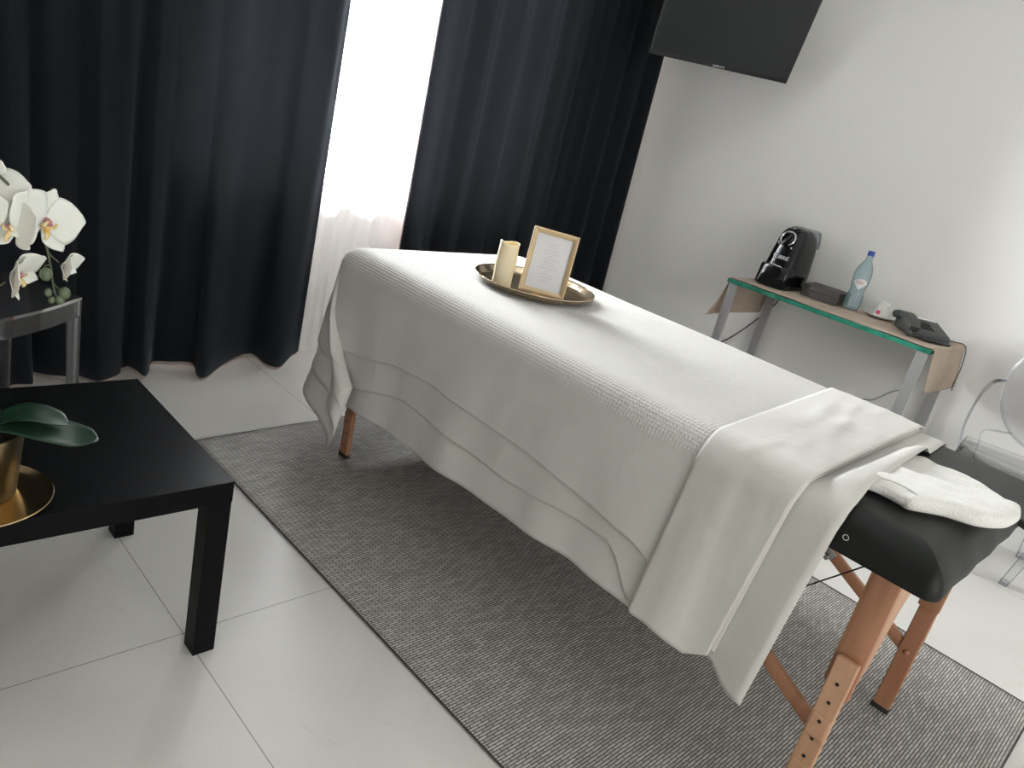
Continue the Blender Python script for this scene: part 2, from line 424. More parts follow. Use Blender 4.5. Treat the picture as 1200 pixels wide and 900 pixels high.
# ------------------------------------------------------------------ room shell
XL, XR, YB, YF, ZC = -1.6, 3.97, -2.4, 3.15, 2.70
T = .22
def shell(name, boxes, m):
    bm = new()
    for b in boxes: add_box(bm, *b)
    return struct(obj(name, bm, m, smooth=False))
shell('floor', [(XL-T, XR+T, YB-T, YF+T, -.15, 0)], M['floor'])
shell('ceiling', [(XL-T, XR+T, YB-T, YF+T, ZC, ZC+.15)], M['ceil'])
shell('wall_right', [(XR, XR+T, YB-T, YF+T, 0, ZC)], M['wall'])
shell('wall_left', [(XL-T, XL, YB-T, YF+T, 0, ZC)], M['wall'])
BWX0, BWX1, BWZ0, BWZ1 = -.9, 1.7, .35, 2.35  # unseen opening added to the back wall to admit the fill light
shell('wall_back', [(XL, BWX0, YB-T, YB, 0, ZC), (BWX1, XR, YB-T, YB, 0, ZC), (BWX0, BWX1, YB-T, YB, 0, BWZ0), (BWX0, BWX1, YB-T, YB, BWZ1, ZC)], M['wall'])
WX0, WX1, WZ0, WZ1 = 1.25, 3.15, .80, 2.45
shell('wall_far', [(XL, WX0, YF, YF+T, 0, ZC), (WX1, XR, YF, YF+T, 0, ZC), (WX0, WX1, YF, YF+T, 0, WZ0), (WX0, WX1, YF, YF+T, WZ1, ZC)], M['wall'])
win = thing('window_1', 'white framed window behind the sheer curtain', 'window', ((WX0+WX1)/2, YF+.12, WZ0))
del win['label'], win['category']
struct(win)
bm = new()
w = WX1-WX0; h = WZ1-WZ0; fw_ = .055
for x0, x1, z0, z1 in ((-w/2, w/2, 0, fw_), (-w/2, w/2, h-fw_, h), (-w/2, -w/2+fw_, fw_, h-fw_), (w/2-fw_, w/2, fw_, h-fw_)):
    add_box(bm, x0, x1, -.03, .03, z0, z1, .004)
obj('window_frame', bm, M['white_pvc'], win)
bm = new(); add_box(bm, -w/2+fw_, w/2-fw_, -.004, .004, fw_, h-fw_); obj('window_pane', bm, M['pane'], win, smooth=False)

# ------------------------------------------------------------------ rug
rug = thing('area_rug', 'grey black and beige flat-woven rug lying under the massage table', 'rug', (1.875, 1.17, 0))
RX0, RX1, RY0, RY1 = 1.08, 2.67, -.02, 2.35
bm = new()
def rugpt(u, v):
    x = RX0+(RX1-RX0)*u; y = RY0+(RY1-RY0)*v
    # the far edge bows slightly
    y += (v**8)*(.02*math.sin(u*PI*1.3)-.02*(1-u))
    z = .007+.0015*noise.noise(Vector((x*2, y*2, 0)))
    if v > .93 and u > .2: z += .010*((v-.93)/.07)*abs(noise.noise(Vector((x*5, 3, 0))))
    return Vector((x, y, z))-Vector((1.875, 1.17, 0))
grid(bm, 60, 90, rugpt)
o = obj('woven_field', bm, M['rug'], rug); solid(o, .006, -1)
# field mesh is offset by the empty: bring the pattern back to room coordinates
for n_ in M['rug'].node_tree.nodes:
    pass
bm = new()
for u in (0, 1):
    tube(bm, [rugpt(u, k/40) for k in range(41)], .0024, 6, 0)
for v in (0, 1):
    tube(bm, [rugpt(k/40, v) for k in range(41)], .0012, 6, 0)
obj('edge_binding', bm, M['rug_edge'], rug, label='dark bound edge of the rug')

# ------------------------------------------------------------------ curtains
def curtain(name, label, B, Tp, z0, z1, group):
    """B bottom path (x,y), Tp top path, same count; built as a hanging surface"""
    root = thing(name, label, 'curtain', (B[len(B)//2][0], 2.93, 0), 0, group)
    off = Vector((B[len(B)//2][0], 2.93, 0))
    n = len(B)-1; nz = 26
    def P(dz, dn):
        def f(u, v):
            i = min(int(round(u*n)), n)
            t = v**.8
            b = Vector(B[i]); a = Vector(Tp[i])
            p = b.lerp(a, min(1, t*1.15) if t*1.15 < 1 else 1)
            # normal direction in plan for offsetting the lining
            j0, j1 = max(i-1, 0), min(i+1, n)
            tg = (Vector(B[j1])-Vector(B[j0])).lerp(Vector(Tp[j1])-Vector(Tp[j0]), t)
            if tg.length > 1e-6: tg.normalize()
            nn = Vector((-tg.y, tg.x))
            p = p+nn*dn
            zlo = z0+dz+.012*math.sin(i*.21)*(1 if dz == 0 else 1)
            return Vector((p.x, p.y, zlo+(z1-zlo)*v))-off
        return f
    bm = new(); grid(bm, n, nz, P(.014, 0)); o = obj('curtain_fabric', bm, M['curtain'], root); solid(o, .0025, 0)
    bm = new(); grid(bm, n, nz, P(-.001, .007)); o = obj('curtain_lining', bm, M['lining'], root, label='pale pinkish lining showing below the hem'); solid(o, .0015, 0)
    # heading tape at the track
    return root

hem = [(0.60, 2.83), (0.647, 2.833), (0.70, 2.837), (0.725, 2.90), (0.737, 2.973), (0.783, 2.899), (0.845, 2.87), (0.875, 2.922), (0.907, 2.883), (0.924, 2.824), (0.975, 2.84),
       (1.020, 2.90), (1.042, 2.965), (1.069, 2.957), (1.077, 2.884), (1.092, 2.847), (1.135, 2.92), (1.178, 3.00), (1.236, 2.956), (1.315, 2.93), (1.300, 2.85), (1.325, 2.818),
       (1.442, 2.911), (1.60, 2.995), (1.633, 2.905), (1.690, 2.88), (1.79, 2.965), (1.835, 2.985)]
pre = []
x = -1.2
k = 0
while x < .56:
    pre.append((x, 2.90+.055*math.sin(k*1.57))); x += .052; k += 1
Bc = [(p.x, p.y) for p in catmull([(a, b, 0) for a, b in pre+hem], 7)]
n = len(Bc)
# arc-length fraction -> even top pleats
al = [0]
for a, b in zip(Bc, Bc[1:]): al.append(al[-1]+math.hypot(b[0]-a[0], b[1]-a[1]))
Tt = []
for i in range(n):
    s = al[i]/al[-1]
    # keep fold columns roughly above their bottoms
    xx = Bc[i][0]*.45+(-1.2+(1.815+1.2)*s)*.55
    ph = xx/.128*2*PI
    Tt.append((xx, 2.925+.022*math.sin(ph)+.010*math.sin(ph*.47+1)))
curtain('blackout_curtain', 'long charcoal blackout curtain hanging left of the bright window gap', Bc, Tt, .016, 2.66, 'charcoal curtains at the window')

Br, Tr = [], []
N_ = 300
for i in range(N_+1):
    u = i/N_
    x = 2.315+(3.90-2.315)*u
    am = .034+.014*math.sin(u*9)
    y = 2.935+am*math.sin(u*2*PI*8.5+.9*math.sin(u*7)+1.2)+.014*math.sin(u*2*PI*19)
    if i == 0: pass
    Br.append((x+.004*math.sin(u*60), y-.01*u))
    x2 = 2.285+(3.90-2.285)*u
    Tr.append((x2, 2.935+.022*math.sin(u*2*PI*8.5+.9*math.sin(u*7)+1.2)+.010*math.sin(u*2*PI*17+1)))
curtain('blackout_curtain', 'long charcoal blackout curtain hanging right of the bright window gap, beside the white wall', Br, Tr, .016, 2.66, 'charcoal curtains at the window')

bm = new()
def shp(u, v):
    x = 1.45+(3.45-1.45)*u
    a = .016+.012*(1-v)
    return Vector((x, 3.035+a*math.sin(u*2*PI*11+math.sin(u*9)*1.3)+.006*math.sin(u*2*PI*31), .03+2.62*v))
grid(bm, 320, 10, shp)
sheer = obj('sheer_curtain', bm, M['sheer'])
tag(sheer, 'thin white sheer curtain glowing in the gap between the two dark curtains', 'curtain')
bm = new(); add_box(bm, -1.3, 3.93, 2.905, 2.945, 2.665, ZC, .003); add_box(bm, -1.3, 3.93, 3.02, 3.05, 2.655, ZC, .003)
tag(obj('curtain_track', bm, M['metal_white']), 'white double curtain track under the ceiling', 'curtain track')

# ------------------------------------------------------------------ black coffee table
LX, LY, S = .7146, 1.3375, .568
ct = thing('coffee_table', 'low square black table holding the potted orchid on its gold tray', 'table', (LX-S/2, LY+S/2, 0))
ox, oy = LX-S/2, LY+S/2
bm = new(); add_box(bm, -S/2-.001, S/2+.001, -S/2-.001, S/2+.001, .400, .450, .0012, 1); obj('table_top', bm, M['black_wood'], ct, ang=12)
for sx in (-1, 1):
    for sy in (-1, 1):
        bm = new(); x0 = sx*S/2; x1 = sx*(S/2-.05); y0 = sy*S/2; y1 = sy*(S/2-.05)
        add_box(bm, min(x0, x1)+.0005*0, max(x0, x1), min(y0, y1), max(y0, y1), 0, .400, .001, 1)
        obj('leg', bm, M['black_wood'], ct, ang=12)

# gold tray under the pot
TC = (.272, 1.452)
def tray(name, label, c, z, R, hgt, m, lipw):
    bm = new()
    prof = [(R-lipw-.012, .0), (R-.006, .006), (R, hgt), (R-.0015, hgt+.0015), (R-.004, hgt), (R-.010, .0075), (R-lipw-.014, .0035), (.001, .0035)]
    prof = [(0.001, 0)]+prof
    lathe(bm, prof, 72)
    o = obj(name, bm, m, ang=50)
    o.location = (c[0], c[1], z); tag(o, label, 'tray'); return o
tray('gold_tray', 'round gold tray under the orchid pot on the black table', (TC[0]-.002, TC[1]-.024), .4505, .122, .012, M['gold'], .006)

# ------------------------------------------------------------------ potted orchid
orc = thing('potted_orchid', 'white orchid in a tapered gold pot at the left edge of the black table', 'plant', (TC[0], TC[1], .4545))
def L_(p): return Vector(p)-Vector((TC[0], TC[1], .4545))
bm = new()
lathe(bm, [(.001, 0), (.064, 0), (.066, .002), (.0785, .128), (.0795, .131), (.0775, .131), (.0755, .124), (.066, .06), (.001, .06)], 56)
obj('flower_pot', bm, M['pot_gold'], orc)
bm = new(); lathe(bm, [(.001, .112), (.04, .112), (.0725, .104), (.0715, .098), (.001, .098)], 30); obj('potting_soil', bm, M['moss'], orc)

def leaf(bm, pts, w, droop=.0, fold=.25, tipw=.35):
    path = catmull(pts, 8); m = len(path)-1
    def f(u, v):
        i = int(round(u*m)); p = path[i]
        t = (path[min(i+1, m)]-path[max(i-1, 0)]).normalized()
        s = t.cross(Vector((0, 0, 1))).normalized(); upv = s.cross(t)
        ww = w*(math.sin(PI*min(1, (u*.90+.06)))**.55)*(1 if u < .8 else 1-(max(0, u-.8)/.2)**2.6*.7)*(.45+.55*min(1, u*2.2))
        k = (v-.5)*2
        return p+s*k*ww+upv*(abs(k)**1.4*ww*fold)
    grid(bm, m, 8, f)
bm = new(); leaf(bm, [L_((.285, 1.445, .580)), L_((.32, 1.445, .602)), L_((.355, 1.438, .608)), L_((.385, 1.425, .602)), L_((.410, 1.408, .592))], .038, fold=.12)
o = obj('leaf', bm, M['leaf'], orc); solid(o, .002)
bm = new(); leaf(bm, [L_((.27, 1.445, .590)), L_((.315, 1.43, .596)), L_((.37, 1.415, .588)), L_((.42, 1.395, .574)), L_((.452, 1.375, .570))], .054, fold=.04)
o = obj('leaf', bm, M['leaf'], orc); solid(o, .002)
bm = new(); leaf(bm, [L_((.24, 1.44, .575)), L_((.19, 1.46, .60)), L_((.13, 1.48, .60)), L_((.08, 1.50, .575))], .035)
o = obj('leaf', bm, M['leaf'], orc); solid(o, .002)

# flower spray; pt() is a point of the spray plane beside the lens axis, metres in the room
F0 = {'main': (.357, 1.40, .966)}
stem_pts = [(.262, 1.435, .56), (.235, 1.44, .75), (.215, 1.44, .93), (.235, 1.43, 1.04), (.285, 1.415, 1.05), (.335, 1.41, 1.00), (.362, 1.405, .945), (.373, 1.402, .895), (.378, 1.402, .862), (.386, 1.402, .835)]
bm = new(); tube(bm, [L_(p) for p in stem_pts], lambda t: .0032-.0016*t, 8, 8)
obj('flower_stem', bm, M['stem'], orc)
bm = new(); tube(bm, [L_(p) for p in [(.255, 1.445, .56), (.215, 1.45, .72), (.20, 1.45, .84), (.225, 1.435, .905), (.262, 1.42, .885), (.297, 1.41, .862), (.309, 1.405, .868)]], lambda t: .003-.0013*t, 8, 8)
obj('flower_stem', bm, M['stem'], orc)
bm = new()
for a, b, c in (((.365, 1.405, .935), (.372, 1.402, .918), (.385, 1.400, .905)), ((.372, 1.402, .90), (.364, 1.402, .898), (.362, 1.40, .888)), ((.377, 1.402, .868), (.386, 1.402, .858), (.392, 1.40, .852)), ((.380, 1.402, .855), (.373, 1.402, .852), (.369, 1.40, .850))):
    tube(bm, [L_(a), L_(b), L_(c)], .0012, 6, 5)
obj('side_stem', bm, M['stem'], orc)
for p, r in (((.3655, 1.40, .8845), .0105), ((.3945, 1.40, .851), .0098), ((.3695, 1.40, .852), .0062), ((.3885, 1.402, .839), .0078), ((.376, 1.402, .838), .0055)):
    bm = new(); bmesh.ops.create_uvsphere(bm, u_segments=16, v_segments=12, radius=r)
    for v in bm.verts: v.co.z *= 1.12; v.co.x *= .95
    bmesh.ops.translate(bm, vec=L_(p), verts=bm.verts)
    obj('flower_bud', bm, M['bud'], orc)

def petal(bm, M_, length, width, cup=.25, tipround=.5, waist=.35):
    def f(u, v):
        k = (v-.5)*2
        wdt = width*(math.sin(PI*(u**.75*.94+.03))**tipround)*(waist+(1-waist)*min(1, u*2.2))
        x = k*wdt/2
        y = length*u*(1-.10*k*k*u)
        z = cup*length*(u*u*.6)-cup*.5*width*(k*k)*.5+.04*length*math.sin(k*5+u*6)*u*.5
        return M_ @ Vector((x, y, z))
    grid(bm, 12, 10, f)

def flower(c, nrm, upv, size, opening=1.0):
    """phalaenopsis: three sepals, two broad petals, lip"""
    nrm = Vector(nrm).normalized(); upv = Vector(upv); upv = (upv-nrm*upv.dot(nrm)).normalized(); xv = upv.cross(nrm)
    c = L_(c)
    B = Matrix(((xv.x, upv.x, nrm.x, c.x), (xv.y, upv.y, nrm.y, c.y), (xv.z, upv.z, nrm.z, c.z), (0, 0, 0, 1)))
    bm = new(); fold = (1-opening)*1.1
    for a, ln, wd, zo, cup in ((0, .50, .34, -.004, .12), (128, .48, .32, -.004, .10), (-128, .48, .32, -.004, .10), (66, .56, .68, .001, .15), (-66, .56, .68, .001, .15)):
        R = Matrix.Rotation(math.radians(-a), 4, 'Z') @ Matrix.Rotation(fold, 4, 'X')
        petal(bm, B @ Matrix.Translation((0, 0, zo)) @ R, size*ln, size*wd, cup)
    fl = obj('flower', bm, M['petal'], orc); solid(fl, .0008)
    bm = new()
    # lip: trough with two raised side lobes and a curled tip
    tube(bm, [B @ Vector(p)*1 for p in ((0, -.02*size, .02*size), (0, -.10*size, .10*size), (0, -.17*size, .15*size), (0, -.22*size, .12*size))], lambda t: size*(.050-.030*t), 10, 6)
    for s in (-1, 1):
        tube(bm, [B @ Vector(p) for p in ((0, -.05*size, .05*size), (s*.07*size, -.03*size, .13*size), (s*.06*size, .03*size, .18*size))], lambda t: size*(.035-.02*t), 8, 5)
    obj('flower_lip', bm, M['lip'], fl, label='yellow lip')
    bm = new(); tube(bm, [B @ Vector(p) for p in ((0, .05*size, .02*size), (0, .03*size, .10*size), (0, -.01*size, .14*size))], lambda t: size*(.040-.008*t), 10, 5)
    obj('flower_column', bm, M['lip_pink'], fl, label='pinkish column')
TOCAM = Vector((-.30, -1, .25))
flower((.361, 1.398, .972), (.30, -1, .12), (.38, -.3, .82), .118)
flower((.318, 1.392, .962), (-.80, -.60, .25), (-.1, 0, 1), .100, .8)
flower((.292, 1.42, 1.012), (-.4, -1, .5), (.2, 0, 1), .105, .85)
flower((.391, 1.396, .900), (.85, -.6, -.1), (-.3, 0, 1), .064, .5)
flower((.318, 1.392, .886), (.75, -.6, -.1), (-.5, 0, .8), .096, .55)
flower((.262, 1.41, .98), (-.4, -1, .1), (0, 0, 1), .10)
flower((.245, 1.42, .885), (-.2, -1, .1), (0, 0, 1), .10)

# ------------------------------------------------------------------ clear stool behind the black table
stA = Vector((.772, 2.560)); du = Vector((-.83, -.557)); dv = Vector((-.50, .83)).normalized()
st = thing('acrylic_stool', 'clear acrylic stool standing in front of the dark curtain behind the black table', 'stool', (stA.x, stA.y, 0))
W_, D_, H_ = .44, .31, .455
def sp(a, b, z):
    p = du*a+dv*b; return Vector((p.x, p.y, z))
bm = new()
def bulge(u): return -.022*math.sin(PI*u)
def top_f(zz):
    return lambda u, v: sp(W_*u, bulge(u)*(1-v)+D_*v, zz)
out = [sp(W_*k/14, bulge(k/14), 0) for k in range(15)]+[sp(W_*(1-k/14), D_, 0) for k in range(15)]
prism(bm, [(p.x, p.y) for p in out], H_-.010, H_, .002)
obj('stool_seat', bm, M['acrylic'], st)
def apron(bm, pts, z0, z1, t=.006):
    lo = [Vector((p.x, p.y, z0)) for p in pts]; 
    for a, b in zip(pts, pts[1:]):
        add_bar(bm, (a.x, a.y, (z0+z1)/2), (b.x, b.y, (z0+z1)/2), t, z1-z0, 0)
bm = new(); apron(bm, [sp(W_*k/14, bulge(k/14)+.004, 0) for k in range(15)], H_-.066, H_-.010); obj('apron', bm, M['acrylic'], st)
bm = new(); apron(bm, [sp(.004, D_*k/3, 0) for k in range(4)], H_-.066, H_-.010); obj('apron', bm, M['acrylic'], st)
bm = new(); apron(bm, [sp(W_*k/3, D_-.004, 0) for k in range(4)], H_-.066, H_-.010); obj('apron', bm, M['acrylic'], st)
for a, b in ((0, 0), (1, 0), (0, 1), (1, 1)):
    bm = new()
    sa = 1 if a == 0 else -1; sb = 1 if b == 0 else -1
    cx_, cy_ = W_*a, D_*b
    for (w0, d0) in ((.052, .012), (.012, .045)):
        hi = [sp(cx_, cy_, H_-.066), sp(cx_+sa*w0, cy_, H_-.066), sp(cx_+sa*w0, cy_+sb*d0, H_-.066), sp(cx_, cy_+sb*d0, H_-.066)]
        f_ = .72
        lo = [sp(cx_, cy_, 0), sp(cx_+sa*max(w0*f_, .01), cy_, 0), sp(cx_+sa*max(w0*f_, .01), cy_+sb*max(d0*f_, .01), 0), sp(cx_, cy_+sb*max(d0*f_, .01), 0)]
        V1 = [bm.verts.new(p) for p in hi]; V0 = [bm.verts.new(p) for p in lo]
        bm.faces.new(V1); bm.faces.new(V0[::-1])
        for i in range(4): bm.faces.new((V0[i], V0[(i+1) % 4], V1[(i+1) % 4], V1[i]))
    bmesh.ops.recalc_face_normals(bm, faces=bm.faces)
    obj('leg', bm, M['acrylic'], st, smooth=False)

# ------------------------------------------------------------------ massage table
BX0, BX1, BY0, BY1, BZ = 1.43, 2.26, .185, 2.15, .765
mt = thing('massage_table', 'portable massage table with black vinyl top and beech legs under the white linen', 'massage table', ((BX0+BX1)/2, (BY0+BY1)/2, .009))
MO = Vector(((BX0+BX1)/2, (BY0+BY1)/2, .009))
def m_(x, y, z): return (x-MO.x, y-MO.y, z-MO.z)
bm = new()
def cushion(bm, x0, x1, y0, y1, z0, z1, rc, rt, rb):
    # rounded-rectangle rings, top puffed
    def ring(inset, z):
        r = max(rc-inset, .004); ex_ = max(0, inset-rc+.004); pts = []
        for cx, cy, a0 in ((x1-rc-ex_, y1-rc-ex_, 0), (x0+rc+ex_, y1-rc-ex_, 90), (x0+rc+ex_, y0+rc+ex_, 180), (x1-rc-ex_, y0+rc+ex_, 270)):
            for k in range(9):
                a = math.radians(a0+k*90/8); pts.append((cx+r*math.cos(a), cy+r*math.sin(a)))
        out = []
        m = len(pts)
        for i in range(m):
            a, b = pts[i], pts[(i+1) % m]
            d = math.hypot(b[0]-a[0], b[1]-a[1]); q = (40 if abs(b[1]-a[1]) > abs(b[0]-a[0]) else 18) if d > .1 else 1
            for k in range(q): out.append(Vector((a[0]+(b[0]-a[0])*k/q, a[1]+(b[1]-a[1])*k/q, z)))
        return out
    rings = []
    for k in range(5): a = k/4*PI/2; rings.append(ring(rb*(1-math.sin(a)), z0+rb*(1-math.cos(a))))
    for k in range(11): a = k/10*PI/2; rings.append(ring(rt*(1-math.cos(a)), z1-rb*0-(z1-z0-rb-.004)*(1-math.sin(a))))
    n0 = min(len(r) for r in rings); 
    RV = []
    for r in rings: RV.append([bm.verts.new(p) for p in r])
    for a, b in zip(RV, RV[1:]):
        if len(a) == len(b):
            for i in range(len(a)): bm.faces.new((a[i], a[(i+1) % len(a)], b[(i+1) % len(a)], b[i]))
    bm.faces.new(RV[0][::-1]); bm.faces.new(RV[-1])
    bmesh.ops.translate(bm, vec=-MO, verts=bm.verts)
cushion(bm, BX0, BX1, BY0-.006, BY1, .684, BZ, .030, .075, .006)
for v in bm.verts:      # soft wrinkles of the vinyl at the end
    v.co += Vector((0, 1, 0))*(.0015*math.sin(v.co.x*38)*max(0, 1-(v.co.y+MO.y-BY0)/.05))
obj('cushion', bm, M['vinyl'], mt, ang=60)
bm = new(); lathe(bm, [(.0045, 0), (.0062, 0), (.0062, .0018), (.0045, .0018), (.0045, 0)], 18, Matrix.Translation(Vector(m_(BX0-.001, .355, .722))) @ Matrix.Rotation(-PI/2, 4, 'Y'), cap0=False, cap1=False)
obj('grommet', bm, M['chrome'], mt)
bm = new(); add_bar(bm, m_(2.06, BY0-.002, .706), m_(2.06, BY0-.03, .700), .022, .016, .002); obj('end_latch', bm, M['rubber'], mt)
# rails
bm = new()
for x in (1.53, 2.145):
    add_box(bm, *(a for a in (x-MO.x-.012, x-MO.x+.012, BY0+.05-MO.y, BY1-.05-MO.y, .650-MO.z, .684-MO.z)), .002)
for y in (.278, 1.165, 2.056):
    add_box(bm, 1.542-MO.x, 2.133-MO.x, y-.012-MO.y, y+.012-MO.y, .652-MO.z, .684-MO.z, .002)
obj('under_frame', bm, M['beech'], mt)
# legs: upper double board + drilled lower extension with black foot
for lx in (1.53, 2.143):
    for ly in (.278, 2.056):
        sx = -1 if lx < 1.8 else 1
        sy = -1 if ly < 1 else 1
        bm = new()
        add_box(bm, *(lx-MO.x-.008, lx-MO.x+.008, ly-MO.y-.027, ly-MO.y+.027, .36-MO.z, .684-MO.z), .003)
        add_box(bm, *(lx-MO.x-.006, lx-MO.x+.024, ly-MO.y-sy*.027-.006, ly-MO.y-sy*.027+.006, .38-MO.z, .668-MO.z), .002)
        leg = obj('leg', bm, M['beech'], mt)
        q = 1 if sx < 0 else -1           # the drilled board faces outwards
        def bx(xa, xb, ya, yb, za, zb, bev):
            xs = sorted((lx+q*xa, lx+q*xb)); bm = new()
            add_box(bm, xs[0]-MO.x, xs[1]-MO.x, ya-MO.y, yb-MO.y, za-MO.z, zb-MO.z, bev); return bm
        xs = sorted((lx-q*.028, lx-q*.010))
        bm = bx(-.024, -.008, ly-.023, ly+.023, .022, .455, .003)
        for z in (.16, .285):
            add_box(bm, xs[0]-MO.x, xs[1]-MO.x, ly-.0235-MO.y, ly+.0235-MO.y, z-.030-MO.z, z+.03-MO.z, .006)
        obj('leg_extension', bm, M['beech_lit'] if sx < 0 and sy < 0 else M['beech'], leg, ang=12)  # nearest extension takes the lit tone, the others the plain wood
        for k in range(8):
            z = .06+k*.048; bm = new()
            xo = .0281 if (abs(z-.16) < .029 or abs(z-.285) < .029) else .0241
            lathe(bm, [(.0001, 0), (.0042, 0), (.0042, .0006), (.0001, .0006)], 12, Matrix.Translation(Vector(m_(lx-q*xo, ly, z))) @ Matrix.Rotation(-q*PI/2, 4, 'Y'))
            obj('bolt_hole', bm, M['hole'], leg, label='small dark drilled hole')
        obj('leg_foot', bx(-.026, -.006, ly-.025, ly+.025, .0095, .026, .004), M['rubber'], leg, label='black rubber foot')
        for z in (.40, .56):
            bm = new()
            lathe(bm, [(.0001, -.004), (.008, -.004), (.0095, 0), (.0095, .010), (.007, .014), (.0001, .014)], 16, Matrix.Translation(Vector(m_(lx+q*.008, ly, z))) @ Matrix.Rotation(q*PI/2, 4, 'Y'))
            obj('knob', bm, M['beech'], leg)
# curved gussets at the leg tops, with a rail between
for y in (.278, 2.056):
    for side in (0, 1):
        g = [(1.54, .655), (1.54, .30), (1.585, .30), (1.64, .325), (1.685, .36), (1.705, .41), (1.713, .46), (1.728, .505), (1.765, .55), (1.83, .585), (1.83, .655)] if side == 0 else \
            [(2.133, .655), (2.133, .52), (2.10, .525), (2.04, .56), (1.96, .585), (1.832, .585), (1.832, .655)]
        bm = new()
        F = Matrix(((1, 0, 0, -MO.x), (0, 0, 1, y-MO.y), (0, 1, 0, -MO.z), (0, 0, 0, 1)))
        prism(bm, g, -.008, .008, .002, F)
        bmesh.ops.recalc_face_normals(bm, faces=bm.faces)
        obj('leg_gusset', bm, M['beech_lit'], mt)  # window light put into the colour by the paler wood
# folding braces
for lx in (1.53, 2.143):
    for sgn, ly in ((1, .278), (-1, 2.056)):
        xx = lx+.020
        bm = new()
        z_end = .21 if lx > 1.8 else .245
        a = (xx, ly-.012*sgn, z_end-.006); b = (xx, ly+.78*sgn, z_end+.40)
        add_bar(bm, m_(*a), m_(*b), .016, .034, .004)
        br = obj('brace', bm, M['beech'], mt)
        bm = new(); c = (xx+.012, ly, z_end)
        lathe(bm, [(.0001, 0), (.008, 0), (.008, .007), (.004, .010), (.0001, .010)], 14, Matrix.Translation(Vector(m_(xx-.008, ly, z_end))) @ Matrix.Rotation(-PI/2, 4, 'Y'))
        lathe(bm, [(.0001, 0), (.009, 0), (.009, .010), (.0001, .012)], 14, Matrix.Translation(Vector(m_(xx+.008, ly, z_end))) @ Matrix.Rotation(PI/2, 4, 'Y'))
        obj('brace_knob', bm, M['beech'], br)
        t = .37
        h = Vector(a).lerp(Vector(b), t)
        bm = new()
        add_bar(bm, m_(xx-.011, h.y-.016, h.z-.008), m_(xx-.011, h.y+.02, h.z+.010), .004, .026, .001)
        lathe(bm, [(.0001, 0), (.007, 0), (.007, .02), (.0001, .02)], 12, Matrix.Translation(Vector(m_(xx-.028, h.y, h.z-.012))) @ Matrix.Rotation(PI/2, 4, 'Y'))
        lathe(bm, [(.0001, 0), (.006, 0), (.006, .016), (.0001, .016)], 12, Matrix.Translation(Vector(m_(xx-.024, h.y+.014, h.z-.002))) @ Matrix.Rotation(PI/2, 4, 'Y'))
        obj('brace_hinge', bm, M['steel'], br)
for pts in ([(1.83, .60, .255), (1.83, .51, .368), (1.83, .385, .521), (1.83, .285, .648)], [(1.83, 1.74, .255), (1.83, 1.95, .521), (1.83, 2.045, .648)]):
    bm = new(); tube(bm, [m_(*p) for p in pts], .0022, 6, 8); obj('support_cable', bm, M['rubber'], mt)

